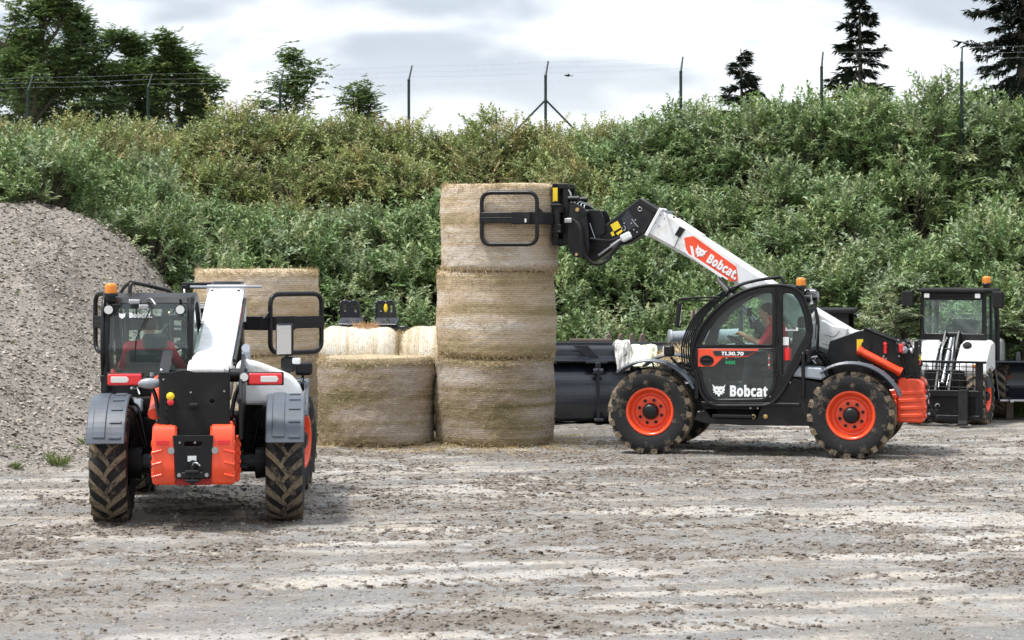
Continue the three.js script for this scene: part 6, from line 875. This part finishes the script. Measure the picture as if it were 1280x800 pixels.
// ---------------------------------------------------------------- loose stuff on the ground
function pebble(seed, flat) { const g = new THREE.IcosahedronGeometry(1, 1), p = g.attributes.position; for (let i = 0; i < p.count; i++) { const x = p.getX(i), y = p.getY(i), z = p.getZ(i), n = 0.72 + 0.56 * vnoise(x * 1.7 + 9 + z, y * 1.7 + 9 - z, seed); p.setXYZ(i, x * n, y * n * flat, z * n); } g.computeVertexNormals(); return g; }
function strew(name, label, cat, geo, mat, n, put, seed) {
  const m = new THREE.InstancedMesh(geo, mat, n), R = rng(seed), M4 = new THREE.Matrix4(), col = new THREE.Color(); let k = 0, tries = 0;
  while (k < n && tries++ < n * 30) { const r = put(R); if (!r) continue; const [x, y, z, s, c, tilt] = r; M4.compose(V(x, y, z), new THREE.Quaternion().setFromEuler(new THREE.Euler((R() - 0.5) * tilt, R() * 6.28, (R() - 0.5) * tilt)), V(s * (0.7 + 0.7 * R()), s * (0.6 + 0.5 * R()), s * (0.7 + 0.7 * R()))); m.setMatrixAt(k, M4); m.setColorAt(k, col.setRGB(...c)); k++; }
  m.count = k; m.name = name; tag(m, label, cat, null, 'stuff'); scene.add(m); return m;
}
const stoneMat = std({ color: C(1, 1, 1), roughness: 0.9 }), wetMat = std({ color: C(1, 1, 1), roughness: 0.5 });
strew('mud_clods', 'brown mud clods pressed up over the wet yard', 'mud', pebble(3, 0.55), wetMat, 52000, (R) => { const d = 13.6 + 20 * Math.pow(R(), 0.8), x = (R() - 0.5) * (d * 0.5 + 4); const m = mudAt(x, d); if (m < 0.35 + 0.45 * R()) return null; const k = 0.6 + 0.8 * R(); return [x, yardH(x, d) + 0.002, -d, 0.006 + 0.023 * R() * R(), [0.13 * k, 0.103 * k, 0.08 * k], 0.8]; }, 901);
strew('yard_stones', 'pale gravel stones scattered over the wet yard', 'gravel', pebble(7, 0.6), stoneMat, 31000, (R) => { const d = 13.6 + 20 * Math.pow(R(), 0.8), x = (R() - 0.5) * (d * 0.5 + 4); if (mudAt(x, d) > 0.9 * R() + 0.15) return null; const k = 0.55 + 0.8 * R(); return [x, yardH(x, d) + 0.001, -d, 0.006 + 0.016 * R() * R(), [0.25 * k, 0.225 * k, 0.20 * k], 0.8]; }, 907);
strew('bank_stones', 'grey and tan stones covering the gravel heap', 'gravel', pebble(11, 0.5), stoneMat, 66000, (R) => { const x = -17 + 14.2 * R(), d = 25 + 11.8 * R(), h = gravelH(x, d); if (h < 0.02) return null; const k = 0.3 + 1.4 * R(), b = R() * 0.25; return [x, h + (fbm(x * 7, d * 7, 3, 331) - 0.5) * 0.014 + 0.008, -d, 0.007 + 0.026 * Math.pow(R(), 4), [0.25 * k, (0.222 - 0.03 * b) * k, (0.192 - 0.06 * b) * k], 1.2]; }, 911);
{ // straw trodden into the ground round the bales
  const R = rng(917), l = [[], []]; for (let k = 0; k < 5200; k++) { const s = R(), cx = s < 0.45 ? -0.2 : s < 0.75 ? -2.0 : -3.8, cd = s < 0.45 ? 30.8 : s < 0.75 ? 30.9 : 31.9, a = R() * 6.28, q = 0.75 + Math.abs(R() + R() - 1) * 1.5, x = cx + Math.cos(a) * q, d = cd + Math.sin(a) * q; l[k % 2].push([V(x, yardH(x, d) + 0.006 + R() * 0.02, -d), V(Math.cos(a * 7), (R() - 0.3) * 0.3, Math.sin(a * 7)).normalize(), 0.05 + R() * 0.13, 0.0026]); }
  l.forEach((q, i) => { const m = new THREE.Mesh(stalks(q), strawMats[i]); m.name = numbered('strewn_straw'); tag(m, i ? 'pale straw trodden into the ground round the bales' : 'dull straw trodden into the ground round the bales', 'straw', null, 'stuff'); scene.add(m); });
}
{ // weeds on the gravel heap and grass at the foot of the thicket
  const R = rng(923), Lf = new Leaves(), tuft = (x, y, d, n, L, pal) => { for (let i = 0; i < n; i++) { const a = R() * 6.28, q = R() * L * 0.5; Lf.leaf(V(x + Math.cos(a) * q, y - 0.01, -d + Math.sin(a) * q), V(Math.cos(a) * (0.2 + R() * 0.8), 0.5 + R() * 0.8, Math.sin(a) * (0.2 + R() * 0.8)).normalize(), V(0, 1, 0.2), L * (0.5 + 0.7 * R()), L * 0.045, vary(R, pal, 0.25)); } };
  for (let k = 0; k < 70; k++) { const x = -11 + 7.2 * R(), d = 26 + 9 * R(); const h = gravelH(x, d); if (h > 0.02 && R() < 0.75) tuft(x, h, d, 14 + 26 * R(), 0.05 + 0.12 * R() * R(), [0.20, 0.25, 0.09]); }
  for (const [x, d, L] of [[-5.85, 27.2, 0.20], [-6.25, 26.6, 0.12], [-5.75, 28.6, 0.14]]) tuft(x, gravelH(x, d), d, 70, L, [0.21, 0.26, 0.095]);
  const m = new THREE.Mesh(Lf.geo(), leafMat); m.name = 'weeds'; tag(m, 'small green weeds dotted over the gravel heap', 'weeds', null, 'stuff'); scene.add(m);
  const G = new Leaves(), R2 = rng(929); for (let k = 0; k < 9000; k++) { const x = -3.5 + 14.5 * R2(), d = 35.9 + 1.3 * R2(), y = d > footAt(x) ? bankH(x, d) : 0, L = 0.10 + 0.28 * R2(); G.leaf(V(x, Math.max(0, y) - 0.01, -d), V((R2() - 0.5) * 0.9, 1, (R2() - 0.5) * 0.9).normalize(), V(0, 0.3, 1), L, L * 0.04, vary(R2, [0.19, 0.23, 0.085], 0.3)); }
  const g = new THREE.Mesh(G.geo(), leafMat); g.name = 'grass'; tag(g, 'long grass along the foot of the thicket', 'grass', null, 'stuff'); scene.add(g);
}
scene.traverse((o) => { if (o.isMesh) { o.castShadow = true; o.receiveShadow = true; } });
renderer.render(scene, camera);
